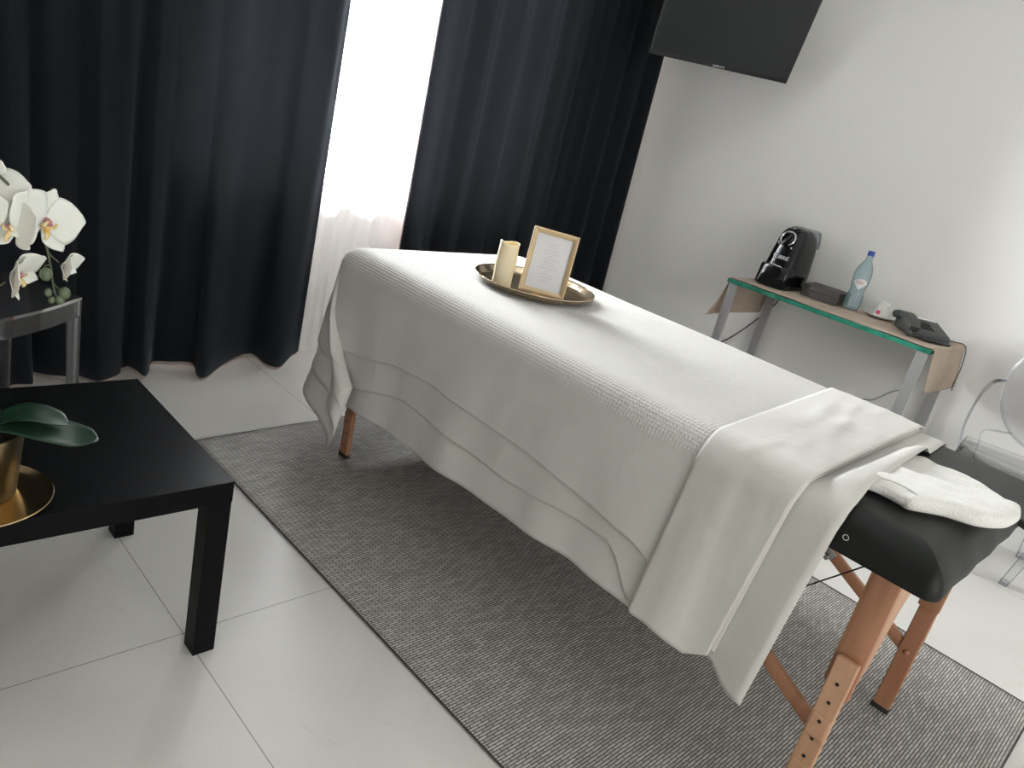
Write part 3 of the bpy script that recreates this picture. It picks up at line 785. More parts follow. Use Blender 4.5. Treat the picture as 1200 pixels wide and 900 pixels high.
# ------------------------------------------------------------------ linen
Rr = .055
def ripple(y, d):
    """sideways ripple of the hanging cloth on the near side; d = depth below top"""
    k = min(1, max(0, d/.45))
    return k**1.3*(.007*math.sin(y*9.3+.6)+.0045*math.sin(y*17.1+2.)+.003*math.sin(y*31+1)+.007*math.sin(y*5.1+2.6))
def drape(off, near_fn, far_drop, hemL, dropR, yN_side=None, nx=110, ny=120, tail=1.0, far_end=None, wr=0.0, lift=0):
    """cloth over the table. a = across (negative hangs on the near side), b = along"""
    bm = new()
    uvl = bm.loops.layers.uv.verify()
    W = BX1-BX0
    r = Rr+off
    def drop_of(z): return max(0.02, (BZ+off-z-r)/math.cos(.07)+r*PI/2-r)
    dLmax = max(drop_of(z) for _, z in hemL)
    V = {}
    UV = {}
    for i in range(nx+1):
        # columns: share between left hang, top, right hang
        for j in range(ny+1):
            v = j/ny
            # provisional y along the table for hem lookup
            nl, ntp = int(nx*.42), int(nx*.40)
            nr = nx-nl-ntp
            if i < nl: seg, s = 'L', 1-i/nl
            elif i <= nl+ntp: seg, s = 'T', (i-nl)/ntp
            else: seg, s = 'R', (i-nl-ntp)/nr
            endb = (BY1) + far_drop
            # a across
            ynear_top = near_fn(0.0 if seg == 'L' else (s if seg == 'T' else 1.0), 0)
            b0 = ynear_top+(endb-ynear_top)*v
            yq = min(b0, BY1)
            if seg == 'L':
                dl = drop_of(interp(yq, hemL)); da = dl*s
                a = -da
                near = near_fn(0, da)
            elif seg == 'T':
                a = W*s; da = 0; near = near_fn(s, 0)
            else:
                dr = dropR if not callable(dropR) else dropR(yq)
                da = dr*s; a = W+da; near = near_fn(1, da)
            b = near+(endb-near)*v
            db = max(0, b-BY1)
            # rounding starts r inside the edge
            px = BX0+min(max(a, Rr), W-Rr) if seg == 'T' else (BX0+Rr if seg == 'L' else BX1-Rr)
            if seg == 'T': ea = max(0, Rr-a) if a < Rr else (max(0, a-(W-Rr)) if a > W-Rr else 0); sgn = -1 if a < W/2 else 1
            else: ea = da+Rr; sgn = -1 if seg == 'L' else 1
            py = min(b, BY1-Rr); eb = max(0, b-(BY1-Rr))
            rho = (ea**3.2+eb**3.2)**(1/3.2)
            if rho < 1e-9:
                p = Vector((px, py, BZ+off))
            else:
                th = math.atan2(eb, ea)      # 0 side, 90 end
                corner = math.sin(2*th)
                kq = min(1, max(0, (rho-r*PI/2)/.35))
                fl = .065+.20*math.sin(th)
                thw = (PI/2)*(th/(PI/2))**(1+1.2*kq)
                arc = r*PI/2
                if rho < arc:
                    o_ = r*math.sin(rho/r); dn = r*(1-math.cos(rho/r))
                else:
                    ex = rho-arc; o_ = r+ex*math.sin(fl); dn = r+ex*math.cos(fl)
                rip = 0
                kk = min(1, max(0, (rho-arc)/.35))
                if corner > 0:
                    rip += kk*(.022*math.sin(th*8.0-2.2)*min(1, corner*1.6))
                dirx, diry = sgn*math.cos(thw), math.sin(thw); tuck = .24*corner**1.5*kq*kq if sgn < 0 else 0
                if sgn < 0: rip += ripple(py, dn)*(1-min(1, corner))
                else: rip += .5*ripple(py+3, dn)*(1-min(1, corner))
                rip += .006*math.sin(px*23+1)*kk*math.sin(th)
                o_ = max(o_+rip, r*.75 if rho >= arc else 0)
                p = Vector((px+dirx*o_, py+diry*o_-tuck, BZ+off-dn))
            # widen a little at the far right and relax the top
            if sgn_right(seg, s): p.x += .03*max(0, (p.y-.4)/1.8)*(1 if seg != 'T' else s)
            if seg == 'T' and wr:
                q = Vector((p.x*7, p.y*16+p.x*6, 0))
                edge = math.sin(PI*min(1, max(0, s)))**.4
                p.z += wr*max(0, noise.noise(q)+.25)*edge
            if lift and seg == 'T':
                wy = max(0, min(1, (.462-p.y)/.045)); wx = max(0, min(1, (p.x-1.475)/.08))*max(0, min(1, (2.06-p.x)/.10))
                p.z += lift*wy*wy*(3-2*wy)*wx*wx*(3-2*wx)
            if seg == 'T': p.z += .0015*(noise.noise(Vector((p.x*3, p.y*3, 5)))+.6)
            V[i, j] = bm.verts.new(p); UV[i, j] = (a, b)
    for i in range(nx):
        for j in range(ny):
            f = bm.faces.new((V[i, j], V[i+1, j], V[i+1, j+1], V[i, j+1]))
            for l, kx in zip(f.loops, ((i, j), (i+1, j), (i+1, j+1), (i, j+1))): l[uvl].uv = UV[kx]
    return bm
def sgn_right(seg, s): return seg == 'R' or (seg == 'T' and s > .3)

hem3 = [(.38, .275), (.42, .278), (.47, .315), (.51, .330), (.57, .305), (.711, .318), (.89, .320), (1.105, .305), (1.356, .299), (1.646, .285), (1.94, .272), (2.03, .275), (2.15, .28)]
near3 = lambda s, d: .372+.050*s+(.035*min(1, d/.45) if s == 0 else (.05*(d/.3)**2 if s == 1 else 0))
bm = drape(.004, near3, .52, hem3, .36, lift=.032)
base = obj('bottom_sheet', bm, M['sheet2'], ang=80); solid(base, .0016)
tag(base, 'lowest white sheet on the massage table, its long hem nearest the rug', 'sheet')

hem2 = [(.46, .335), (.503, .338), (.559, .306), (.62, .318), (.699, .33), (.76, .40), (.80, .425), (.995, .413), (1.147, .393), (1.405, .403), (1.659, .409), (1.833, .365), (1.926, .335), (2.0, .33), (2.15, .34)]
near2 = lambda s, d: .464+.024*s+(.04*min(1, d/.45) if s == 0 else 0)
ts = thing('top_sheet', 'white sheet folded back over the blanket at the near end of the massage table', 'sheet', (1.845, 1.2, .765))
bm = drape(.009, near2, .43, hem2, .30)
bmesh.ops.translate(bm, vec=(-1.845, -1.2, -.765), verts=bm.verts)
o = obj('sheet_body', bm, M['sheet'], ts, ang=80); solid(o, .0016)
# folded-back cuff lies on top of the blanket
def cuff():
    bm = new(); uvl = bm.loops.layers.uv.verify(); off = .021; r = Rr+off; W = BX1-BX0
    nA, nB = 110, 26
    hemc = [(.46, .345), (.503, .338), (.559, .306), (.62, .318), (.66, .324), (.699, .322), (.72, .35)]
    V = {}
    for i in range(nA+1):
        u = i/nA
        for j in range(nB+1):
            v = j/nB
            sT = min(1, max(0, (u-.40)/.40))
            y0 = .462+.026*sT; y1 = .685+.07*sT
            if u < .40:
                s = 1-u/.40
                y0 += .045*s; y1 += .022*s
                y = y0+(y1-y0)*v
                z = interp(y, hemc); dl = (BZ+off-z-r)+r*PI/2-r
                rho = r+dl*s; sg = -1
                px = BX0+Rr
            elif u <= .80:
                a = W*sT; y = y0+(y1-y0)*v
                if a < Rr: rho = Rr-a; sg = -1; px = BX0+Rr
                elif a > W-Rr: rho = a-(W-Rr); sg = 1; px = BX1-Rr
                else: rho = 0; sg = 1; px = BX0+a
            else:
                s = (u-.80)/.20; y = y0+(y1-y0)*v; rho = r+.28*s; sg = 1; px = BX1-Rr
            arc = r*PI/2
            if rho < arc: o_ = r*math.sin(rho/r); dn = r*(1-math.cos(rho/r))
            else: ex = rho-arc; o_ = r+ex*math.sin(.07); dn = r+ex*math.cos(.07)
            o_ += ripple(y, dn) if sg < 0 else .5*ripple(y+3, dn)
            k = math.sin(PI*v)
            x = px+sg*o_; z = BZ+off-dn
            if sT > .3: x += .03*max(0, (y-.4)/1.8)*min(1, sT)
            # creases of the gathered cloth
            q = Vector((x*4.5+y*7, y*20-x*5.5, 2))
            wv = .009*k*max(0, noise.noise(q)+.12)*(1 if rho < r*1.2 else .6)
            if rho < r*1.2: z += wv+.003*k
            else: x += sg*(wv+.002*k)
            V[i, j] = bm.verts.new(Vector((x, y, z))-Vector((1.845, 1.2, .765)))
    for i in range(nA):
        for j in range(nB):
            f = bm.faces.new((V[i, j], V[i+1, j], V[i+1, j+1], V[i, j+1]))
    return bm
o = obj('folded_cuff', cuff(), M['sheet'], ts, ang=80, label='smooth folded-back band of the sheet'); solid(o, .003)

hem1 = [(.55, .43), (.70, .433), (.76, .457), (.93, .476), (1.117, .496), (1.322, .500), (1.56, .509), (1.75, .49), (1.90, .455), (2.008, .437), (2.15, .44)]
near1 = lambda s, d: .56+.05*s
bm = drape(.0145, near1, .34, hem1, .24)
bl = obj('waffle_blanket', bm, M['blanket'], ang=80); solid(bl, .003)
tag(bl, 'white waffle-weave blanket spread over the massage table below the gold tray', 'blanket')

# ------------------------------------------------------------------ towel on the bare end of the table
tw = thing('folded_towel', 'folded white terry towel on the bare black end of the massage table', 'towel', (1.75, .29, .768))
def puff(bm, outl, z0, th, flat=4, n=16, edge=.0, tilt=(0, 0)):
    P = catmull([(x, y, 0) for x, y in outl]+[(outl[0][0], outl[0][1], 0)], 6)[:-1]
    c = sum(P, Vector())/len(P); rings = []
    for k in range(1, n+1):
        s = math.sin(k/n*PI/2)
        zz = th*(1-s**flat)**(1/2.2)
        ring = []
        for p in P:
            q = c+(p-c)*s
            z = z0+th*.45+zz*.55+.004*noise.noise(Vector((q.x*30, q.y*30, z0*50)))+(q.x-c.x)*tilt[0]+(q.y-c.y)*tilt[1]
            ring.append(bm.verts.new((q.x-1.75, q.y-.29, z-.768)))
        rings.append(ring)
    top = bm.verts.new((c.x-1.75, c.y-.29, z0+th-.768)); m = len(P)
    for i in range(m): bm.faces.new((top, rings[0][i], rings[0][(i+1) % m]))
    for a, b in zip(rings, rings[1:]):
        for i in range(m): bm.faces.new((a[i], b[i], b[(i+1) % m], a[(i+1) % m]))
    low = []
    for f_, zf in ((1.012, .25), (.985, 0)):
        low.append([bm.verts.new((c.x+(p.x-c.x)*f_-1.75, c.y+(p.y-c.y)*f_-.29, z0+th*zf+(p.x-c.x)*tilt[0]+(p.y-c.y)*tilt[1]-.768)) for p in P])
    for a, b in ((rings[-1], low[0]), (low[0], low[1])):
        for i in range(m): bm.faces.new((a[i], b[i], b[(i+1) % m], a[(i+1) % m]))
    bm.faces.new(low[1][::-1])
    bmesh.ops.recalc_face_normals(bm, faces=bm.faces)
bm = new()
puff(bm, [(1.60, .43), (1.61, .379), (1.606, .334), (1.605, .313), (1.66, .266), (1.70, .209), (1.76, .178), (1.85, .172), (1.91, .195), (1.965, .286), (1.985, .325), (1.965, .365), (1.93, .424), (1.80, .436)], .7645, .011, n=10)
obj('towel_bottom_layer', bm, M['towel'], tw)
bm = new()
puff(bm, [(1.545, .43), (1.572, .406), (1.590, .369), (1.588, .328), (1.592, .304), (1.646, .258), (1.682, .204), (1.739, .170), (1.821, .164), (1.880, .181), (1.851, .220), (1.815, .272), (1.787, .317), (1.762, .371), (1.745, .419), (1.68, .438)], .774, .027, flat=9, n=16)
obj('towel_roll', bm, M['towel'], tw)
bm = new()
puff(bm, [(1.731, .428), (1.83, .440), (1.925, .432), (1.955, .405), (1.958, .361), (1.975, .320), (1.962, .279), (1.93, .230), (1.910, .195), (1.872, .182), (1.842, .213), (1.805, .264), (1.775, .308), (1.745, .368)], .771, .013, flat=7, n=14)
obj('towel_upper_fold', bm, M['towel'], tw)
bm = new(); tube(bm, [Vector(p)-Vector((1.75, .29, .764)) for p in ((1.597, .380, .799), (1.606, .362, .800), (1.612, .34, .799), (1.608, .315, .797), (1.604, .300, .791))], .0012, 6, 5)
obj('towel_hem_stitch', bm, M['towel_seam'], tw)

# ------------------------------------------------------------------ round tray with candle and frame on the blanket
TZ = BZ+.0145+.0028
TR = (1.880, 1.672)
tr = thing('serving_tray', 'round polished gold tray on the white blanket under the candle and frame', 'tray', (TR[0], TR[1], TZ))
bm = new(); R = .205
lathe(bm, [(.001, 0), (.170, 0), (.180, .002), (.1885, .008), (.2025, .0225), (R, .0245), (R-.0015, .0255), (.199, .0235), (.186, .0095), (.176, .0045), (.172, .0035), (.001, .0035)], 96)
obj('tray_dish', bm, M['gold_tray'], tr, ang=60)
bm = new()
tube(bm, [(R*math.cos(a), R*math.sin(a), .0245) for a in [2*PI*k/96 for k in range(96)]], .0016, 8, 0, closed=True)
obj('tray_rim', bm, M['gold_tray'], tr)
cd = thing('pillar_candle', 'ivory pillar candle with a wavy hollow top standing left on the gold tray', 'candle', (1.750, 1.700, TZ+.0036))
bm = new()
def cprof(u, v):
    a = 2*PI*u
    R0 = .0325
    ztop = .141+.0028*math.sin(a*2+2.2)+.0012*math.sin(a*3)
    if v < .5:
        z = ztop*v*2; rr = R0-.0010*math.sin(z*60)
    elif v < .62:
        k = (v-.5)/.12; z = ztop+.0012*math.sin(k*PI); rr = R0-.004*k
    else:
        k = (v-.62)/.38; z = ztop-.016*min(1, k*1.6); rr = (R0-.004)*(1-max(0, k-.4)/.6)+.0005
    return Vector((rr*math.cos(a), rr*math.sin(a), z))
grid(bm, 48, 40, cprof); bmesh.ops.remove_doubles(bm, verts=bm.verts, dist=1e-6)
vb = [bm.verts.new((.0325*math.cos(2*PI*k/48), .0325*math.sin(2*PI*k/48), 0)) for k in range(48)]; bm.faces.new(vb[::-1])
bmesh.ops.remove_doubles(bm, verts=bm.verts, dist=1e-5)
obj('candle_body', bm, M['wax'], cd, ang=60)
bm = new(); tube(bm, [(0, 0, .125), (.001, 0, .132), (.003, .001, .138)], .0012, 6, 4); obj('wick', bm, M['hole'], cd)

FXv = Vector((.720, -.694, 0)); FYb = Vector((.694, .720, 0))
pf = thing('picture_frame', 'small gold picture frame with a white printed card, leaning back on the gold tray', 'picture frame', (1.822, 1.585, TZ+.0036))
lean = math.radians(14)
upf = (Vector((0, 0, 1))*math.cos(lean)+FYb*math.sin(lean))
FM = frame_mat((0, 0, 0.005), FXv, upf) @ Matrix.Rotation(math.radians(-2.5), 4, 'Z')   # x right, y up, z toward viewer
fwid, fh = .150, .208
bm = new(); bw = .0165
def mold(bm, x0, x1, y0, y1, Mx):
    # mitred moulding, sloped profile
    o_ = [(x0, y0), (x1, y0), (x1, y1), (x0, y1)]
    prof = [(0, -.010), (0, .006), (.004, .009), (.009, .007), (bw, .001), (bw, -.010)]
    for k in range(4):
        a = o_[k]; b = o_[(k+1) % 4]
        ins = [(1, 1), (-1, 1), (-1, -1), (1, -1)]
        va = [bm.verts.new(Mx @ Vector((a[0]+ins[k][0]*p, a[1]+ins[k][1]*p, z))) for p, z in prof]
        vb = [bm.verts.new(Mx @ Vector((b[0]+ins[(k+1) % 4][0]*p, b[1]+ins[(k+1) % 4][1]*p, z))) for p, z in prof]
        m = len(prof)
        for i in range(m): bm.faces.new((va[i], vb[i], vb[(i+1) % m], va[(i+1) % m]))
    bmesh.ops.remove_doubles(bm, verts=bm.verts, dist=1e-6)
    bmesh.ops.recalc_face_normals(bm, faces=bm.faces)
mold(bm, -fwid/2, fwid/2, 0, fh, FM)
obj('frame_moulding', bm, M['gold_wood'], pf, ang=15)
bm = new(); add_box(bm, -fwid/2+bw-.002, fwid/2-bw+.002, bw-.002, fh-bw+.002, -.009, -.0045, 0, 1, FM)
obj('printed_card', bm, M['paper'], pf, smooth=False, label='white card with faint printed lines')
bm = new()
random.seed(3)
for k in range(13):
    y = fh-.045-k*.0098; w_ = random.uniform(.012, .036)*(1 if k not in (4, 9) else .3)
    x = -w_
    while x < w_:
        l = random.uniform(.003, .008); add_box(bm, x, min(x+l, w_), y, y+.0018, -.0044, -.0042, 0, 1, FM); x += l+.002
obj('printed_text', bm, M['ink'], pf, smooth=False)
bm = new()
p0 = FM @ Vector((0, .14, -.012)); p1 = Vector((p0.x+FYb.x*.075, p0.y+FYb.y*.075, .002))
add_bar(bm, p0, p1, .045, .003, .0005, up=FYb)
obj('easel_back', bm, M['gold_wood'], pf)

# ------------------------------------------------------------------ console table
CX0, CX1, CY0, CY1, CZ = 3.459, 3.945, .847, 1.838, .80
cs = thing('console_table', 'narrow glass-topped console table with flat steel legs against the white wall', 'table', ((CX0+CX1)/2, (CY0+CY1)/2, 0))
CO = Vector(((CX0+CX1)/2, (CY0+CY1)/2, 0))
bm = new(); add_box(bm, CX0-CO.x, CX1-CO.x, CY0-CO.y, CY1-CO.y, CZ-.020, CZ, .0025, 2)
for f in bm.faces: f.material_index = 0 if abs(f.normal.z) > .95 else 1
obj('glass_top', bm, [M['glass_top'], M['glass_edge']], cs, smooth=False, label='thick clear glass with green edges')
for ly, in ((CY0+.03,), (CY1-.035,)):
    for lx in (CX0+.006, CX1-.03):
        bm = new()
        y = ly-CO.y
        add_box(bm, lx-CO.x, lx-CO.x+.012, y-.024, y+.024, 0, CZ-.022, .0012, 1)
        add_box(bm, lx-CO.x-.004, lx-CO.x+.03, y-.024, y+.024, CZ-.0265, CZ-.0205, .001, 1)
        obj('leg', bm, M['steel'], cs)

# kraft paper runner
pr = new()
PX0, PX1 = 3.485, 3.94
def runner(u, v):
    # v along: flap left (far end) -> top -> flap right
    Lf, Lt, Rf = .20, CY1-CY0, .205
    tot = Lf+Lt+Rf; s = v*tot
    x = PX0+(PX1-PX0)*u
    if s < Lf:
        d = Lf-s
        y = CY1+.004+.10*d+.012*math.sin(u*5)*d/Lf; z = CZ+.002-d*(.97+.05*(1-u)); x += (-.11*(1-u)+.02*u)*(d/Lf)**1.5*.9+.01
    elif s < Lf+Lt:
        t = (s-Lf)/Lt; y = CY1-(CY1-CY0)*t; z = CZ+.0012+.0008*(1+math.sin(t*25+u*3)); x += .006*math.sin(t*9)*(1-u)
        if t < .02 or t > .98: z = CZ+.003
    else:
        d = s-Lf-Lt
        y = CY0-.004-.10*d-.010*math.sin(u*7+1)*d/Rf; z = CZ+.002-d*(.88+.12*math.sin(u*3.0)+.04*u); x += (-.01*(1-u)+.0*u)*(d/Rf)
    return Vector((min(x, 3.955), y, z))
grid(pr, 16, 120, runner)
kp = obj('paper_runner', pr, M['kraft'], ang=60); solid(kp, .0008, 1)
tag(kp, 'brown kraft paper runner covering the glass console and hanging over both ends', 'table runner')
PZ = CZ+.0042

# ------------------------------------------------------------------ coffee machine
cm = thing('coffee_machine', 'glossy black capsule coffee machine with a chrome ring on the console', 'coffee machine', (3.74, 1.70, PZ))
CMO = Vector((3.74, 1.70, PZ))
def sect(bm, secs, nseg=28, ex=2.6, mi=0):
    """stack of superellipse sections (z, x0, x1, halfwidth)"""
    R_ = []
    for z, x0, x1, hw in secs:
        c = (x0+x1)/2; hx = (x1-x0)/2; ring = []
        for k in range(nseg):
            a = 2*PI*k/nseg; ca, sa = math.cos(a), math.sin(a)
            ring.append(bm.verts.new((c+hx*math.copysign(abs(ca)**(2/ex), ca), hw*math.copysign(abs(sa)**(2/ex), sa), z)))
        R_.append(ring)
    for a, b in zip(R_, R_[1:]):
        for k in range(nseg): bm.faces.new((a[k], a[(k+1) % nseg], b[(k+1) % nseg], b[k])).material_index = mi
    bm.faces.new(R_[0][::-1]).material_index = mi; bm.faces.new(R_[-1]).material_index = mi
bm = new()
sect(bm, [(0.0, -.115, .145, .080), (.012, -.118, .150, .084), (.10, -.104, .150, .083), (.12, -.099, .150, .081), (.19, -.078, .148, .077), (.235, -.066, .142, .072), (.268, -.052, .120, .065), (.288, -.034, .095, .054), (.297, -.012, .07, .040)], 48, 4.6)
obj('machine_body', bm, M['gloss_black'], cm, ang=50)
bm = new()  # protruding capsule bin / drip tray block
sect(bm, [(.004, -.138, -.02, .080), (.010, -.142, -.02, .083), (.095, -.128, -.02, .082), (.105, -.123, -.02, .078)], 48, 4.6)
obj('drip_tray', bm, M['gloss_black'], cm, ang=50)
bm = new()
tube(bm, [(-.142, .056, .018), (-.1335, .054, .060), (-.1255, .052, .096), (-.124, .040, .106), (-.1225, .005, .108), (-.1205, -.035, .106)], .0022, 8, 5)
obj('tray_trim', bm, M['chrome'], cm, label='chrome trim line')
# ring on the sloped front near the top
nfr = Vector((-.93, 0, .37)).normalized(); upr = Vector((.37, 0, .93)).normalized()
RM = frame_mat((-.060, .006, .238), Vector((0, -1, 0)), upr)
bm = new(); lathe(bm, [(.001, 0), (.030, 0), (.034, .003), (.034, .010), (.030, .013), (.001, .013)], 36, RM)
obj('control_disc', bm, M['gloss_black'], cm)
bm = new()
aa = [math.radians(-60+k*300/40) for k in range(41)]
tube(bm, [RM @ Vector((.036*math.cos(a), .036*math.sin(a), .012)) for a in aa], .0042, 8, 0)
obj('chrome_ring', bm, M['chrome'], cm)
bm = new(); add_bar(bm, RM @ Vector((.012, .020, .018)), RM @ Vector((-.012, -.040, .020)), .018, .010, .003, up=nfr)
obj('lever', bm, M['gloss_black'], cm)
for x, y in ((-.046, -.024), (-.040, -.032), (.040, -.040)):
    bm = new(); lathe(bm, [(.0001, .012), (.0042, .012), (.0036, .016), (.0001, .0165)], 12, RM @ Matrix.Translation((x*.9, y, -.008)))
    obj('indicator_button', bm, M['silver'], cm)
bm = new(); lathe(bm, [(.001, .28), (.012, .282), (.012, .300), (.001, .302)], 16, Matrix.Translation((-.015, .02, .0)) @ Matrix.Scale(1.0, 4))
add_box(bm, -.03, .03, -.012, .028, .285, .302, .004)
obj('top_handle', bm, M['satin_black'], cm)
bm = new()
sect(bm, [(.215, .105, .178, .064), (.24, .085, .178, .066), (.275, .03, .174, .066), (.296, .020, .165, .063), (.303, .03, .150, .052)], 28, 3.5)
obj('water_tank', bm, M['water'], cm, label='grey translucent water tank')
TM = frame_mat((-.0950, .0, .148), Vector((0, -1, 0)), Vector((.30, 0, .95)))
text_obj('TORRIÉ', .026, M['silver'], TM, cm, 'logo_text')
for o_ in list(bpy.data.objects):
    if o_.parent == cm and o_.name.startswith('logo_text'): o_['label'] = 'silver lettering'

# machine cable on the wall
bm = new(); tube(bm, [(3.90, 1.70, .80), (3.945, 1.76, .72), (3.952, 1.80, .645), (3.955, 1.91, .485), (3.952, 2.01, .37), (3.952, 2.12, .28), (3.95, 2.22, .24)], .0038, 8, 8)
tag(obj('power_cable', bm, M['rubber']), 'black power cable running down the wall behind the left console legs', 'cable')
bm = new(); tube(bm, [(3.955, .99, .50), (3.957, 1.042, .485), (3.957, 1.10, .425), (3.957, 1.13, .395), (3.966, 1.173, .378), (3.966, 1.25, .345), (3.966, 1.40, .30), (3.966, 1.48, .15), (3.960, 1.52, .01)], .0018, 8, 6)
tag(obj('phone_line', bm, M['phone']), 'thin grey phone line on the wall left of the right console legs', 'cable')

# ------------------------------------------------------------------ box, bottle, cup, phone
bxo = thing('storage_box', 'flat dark brown box lying between the coffee machine and the bottle', 'box', (3.81, 1.487, PZ), math.radians(4))
bm = new(); add_box(bm, -.085, .085, -.093, .093, 0, .034, .002); obj('box_base', bm, M['dark_box'], bxo, ang=12)
bm = new(); add_box(bm, -.087, .087, -.095, .095, .035, .060, .002); obj('box_lid', bm, M['dark_box'], bxo, ang=12)
bm = new(); add_box(bm, .000, .022, -.04, .03, .0601, .0605); obj('lid_print', bm, M['box_mark'], bxo, smooth=False, label='small pale mark on the lid')

BOT = (3.80, 1.345)
bt = thing('water_bottle', 'pale blue water bottle with a blue cap and white label on the console', 'bottle', (BOT[0], BOT[1], PZ))
bm = new()
prof = [(.001, .004), (.030, .0), (.0375, .004), (.0395, .012), (.0395, .05), (.0375, .075), (.0335, .092), (.0335, .10), (.0375, .118), (.0405, .14), (.0410, .17), (.039, .19), (.032, .212), (.020, .236), (.0145, .248), (.0135, .268)]
lathe(bm, [(r*.98, z) for r, z in prof], 40, cap1=False); o = obj('bottle_body', bm, M['bottle'], bt, ang=60)
bm = new(); lathe(bm, [(.001, .266), (.0155, .266), (.0158, .270), (.0158, .286), (.0145, .289), (.001, .289)], 28); obj('bottle_cap', bm, M['cap_blue'], bt)
camd = math.atan2(-BOT[1], -BOT[0])
def wrap(bm, shape, R, z0, ang0, thick=.0006, n=24, mi=0):
    """curved patch on the bottle: shape(t)->(zlow,zhigh) for t in -1..1, half-width angle .85"""
    vs = []
    for k in range(n+1):
        t = -1+2*k/n; lo, hi = shape(t); a = ang0+t*.80
        vs.append([bm.verts.new((R*math.cos(a), R*math.sin(a), z0+lo+(hi-lo)*j/6)) for j in range(7)])
    for a, b in zip(vs, vs[1:]):
        for j in range(6): bm.faces.new((a[j], b[j], b[j+1], a[j+1])).material_index = mi
bm = new()
sh = lambda t: (-.034+.034*abs(t)**1.1, .020*math.sqrt(max(0, 1-t*t)))
wrap(bm, lambda t: (sh(t)[0]-.005*(1-abs(t)), sh(t)[1]), .0411, .136, camd+.06); o = obj('label_border', bm, M['label_blue'], bt)
bm = new(); wrap(bm, lambda t: (sh(t)[0]*.98+.0005, sh(t)[1]-.0005), .0416, .136, camd+.06); obj('label', bm, M['label_white'], bt)
cdv = Vector((math.cos(camd+.06), math.sin(camd+.06), 0))
TM = frame_mat(cdv*.0418+Vector((0, 0, .138)), Vector((-cdv.y, cdv.x, 0)), Vector((0, 0, 1)))
lt = text_obj('LUSO', .0155, M['label_red'], Matrix.Identity(4), bt, 'label_text', ext=.0002)
for v in lt.data.vertices:
    a = camd+.06+v.co.x/.0418; rr = .0419+v.co.z
    v.co = Vector((rr*math.cos(a), rr*math.sin(a), .136+v.co.y))

SC = (3.850, 1.215)
sa = obj('saucer', (lambda b: (lathe(b, [(.001, 0), (.038, 0), (.042, .002), (.066, .0105), (.0685, .0125), (.067, .0138), (.042, .0058), (.001, .0045)], 48), b)[1])(new()), M['china'], ang=60)
sa.location = (SC[0], SC[1], PZ); tag(sa, 'white saucer under the upturned cup on the console', 'saucer')
cu_ = thing('coffee_cup', 'small white cup with a red logo turned upside down on the saucer', 'cup', (SC[0], SC[1], PZ+.0062)); cu_.scale = (1.15, 1.15, 1.2)
bm = new(); lathe(bm, [(.032, 0), (.0335, .001), (.0330, .010), (.0290, .032), (.0225, .052), (.0205, .056), (.0205, .060), (.0180, .0605), (.0175, .058), (.001, .057)], 40, cap0=False); obj('cup_body', bm, M['china'], cu_, ang=60)
hd = Vector((math.cos(math.radians(-118)), math.sin(math.radians(-118)), 0))
bm = new(); tube(bm, [hd*.0225+Vector((0, 0, .048)), hd*.037+Vector((0, 0, .047)), hd*.044+Vector((0, 0, .032)), hd*.038+Vector((0, 0, .015)), hd*.030+Vector((0, 0, .010))], .0030, 8, 6); obj('cup_handle', bm, M['china'], cu_)
ac = math.atan2(-SC[1], -SC[0])+.35*-1
ac = math.radians(180+18+22)-.85
ac = math.atan2(-SC[1], -SC[0])-.42
bm = new()
for k in range(6):
    for j in range(4):
        def q(kk, jj):
            a = ac+(kk/6-.5)*.52; z = .010+jj/4*.015; r = .0338-(z-.010)*.19
            return bm.verts.new((r*math.cos(a), r*math.sin(a), z))
        bm.faces.new((q(k, j), q(k+1, j), q(k+1, j+1), q(k, j+1)))
bmesh.ops.remove_doubles(bm, verts=bm.verts, dist=1e-6)
obj('cup_logo', bm, M['red'], cu_, label='small red square logo')

PH = Vector((3.71, .990, PZ))
ph = thing('desk_telephone', 'charcoal corded desk telephone at the right end of the console', 'telephone', PH, math.radians(42))
bm = new()
# wedge base; local x toward wall, y to the left(+)
prof = [(-.085, .004), (-.085, .022), (-.070, .034), (.075, .066), (.100, .064), (.105, .020), (.105, .004)]
F = Matrix(((1, 0, 0, 0), (0, 0, 1, 0), (0, 1, 0, 0), (0, 0, 0, 1)))
prism(bm, prof, -.105, .070, .006, F, seg=3); bmesh.ops.recalc_face_normals(bm, faces=bm.faces)
obj('phone_base', bm, M['phone'], ph, ang=12)
bm = new()   # handset lying front-to-back along the left side
prof2 = []
for k in range(15):
    t = k/14; x = -.110+.215*t
    prof2.append((x, .048+.034*math.sin(PI*t)**.8+.014*t))
for k in range(15):
    t = 1-k/14; x = -.100+.195*t
    arch = .022*math.sin(PI*min(1, max(0, (t-.18)/.64)))**.7 if .18 < t < .82 else 0
    prof2.append((x, .030+arch+.018*t))
prism(bm, prof2, .050, .100, .009, F, seg=3); bmesh.ops.recalc_face_normals(bm, faces=bm.faces)
obj('handset', bm, M['phone'], ph, ang=24)
sl = Vector((.145, 0, .032)).normalized(); KM = frame_mat((-.06, -.02, .040), Vector((0, -1, 0)), sl)
bm = new()
for r_ in range(4):
    for c_ in range(3):
        add_box(bm, -.03+c_*.020, -.017+c_*.020, .018+r_*.020, .030+r_*.020, -.003, .0015, .001, 1, KM)
obj('keypad', bm, M['phone_dark'], ph)
bm = new(); add_box(bm, -.055, .070, .122, .140, -.002, .0016, .0005, 1, KM); obj('name_strip', bm, M['white_card'], ph, label='white paper name strip')
bm = new(); add_bar(bm, (-.100, .025, .008), (-.094, -.098, .006), .040, .012, .004); obj('palm_rest', bm, M['phone_dark'], ph)
bm = new(); pts = []
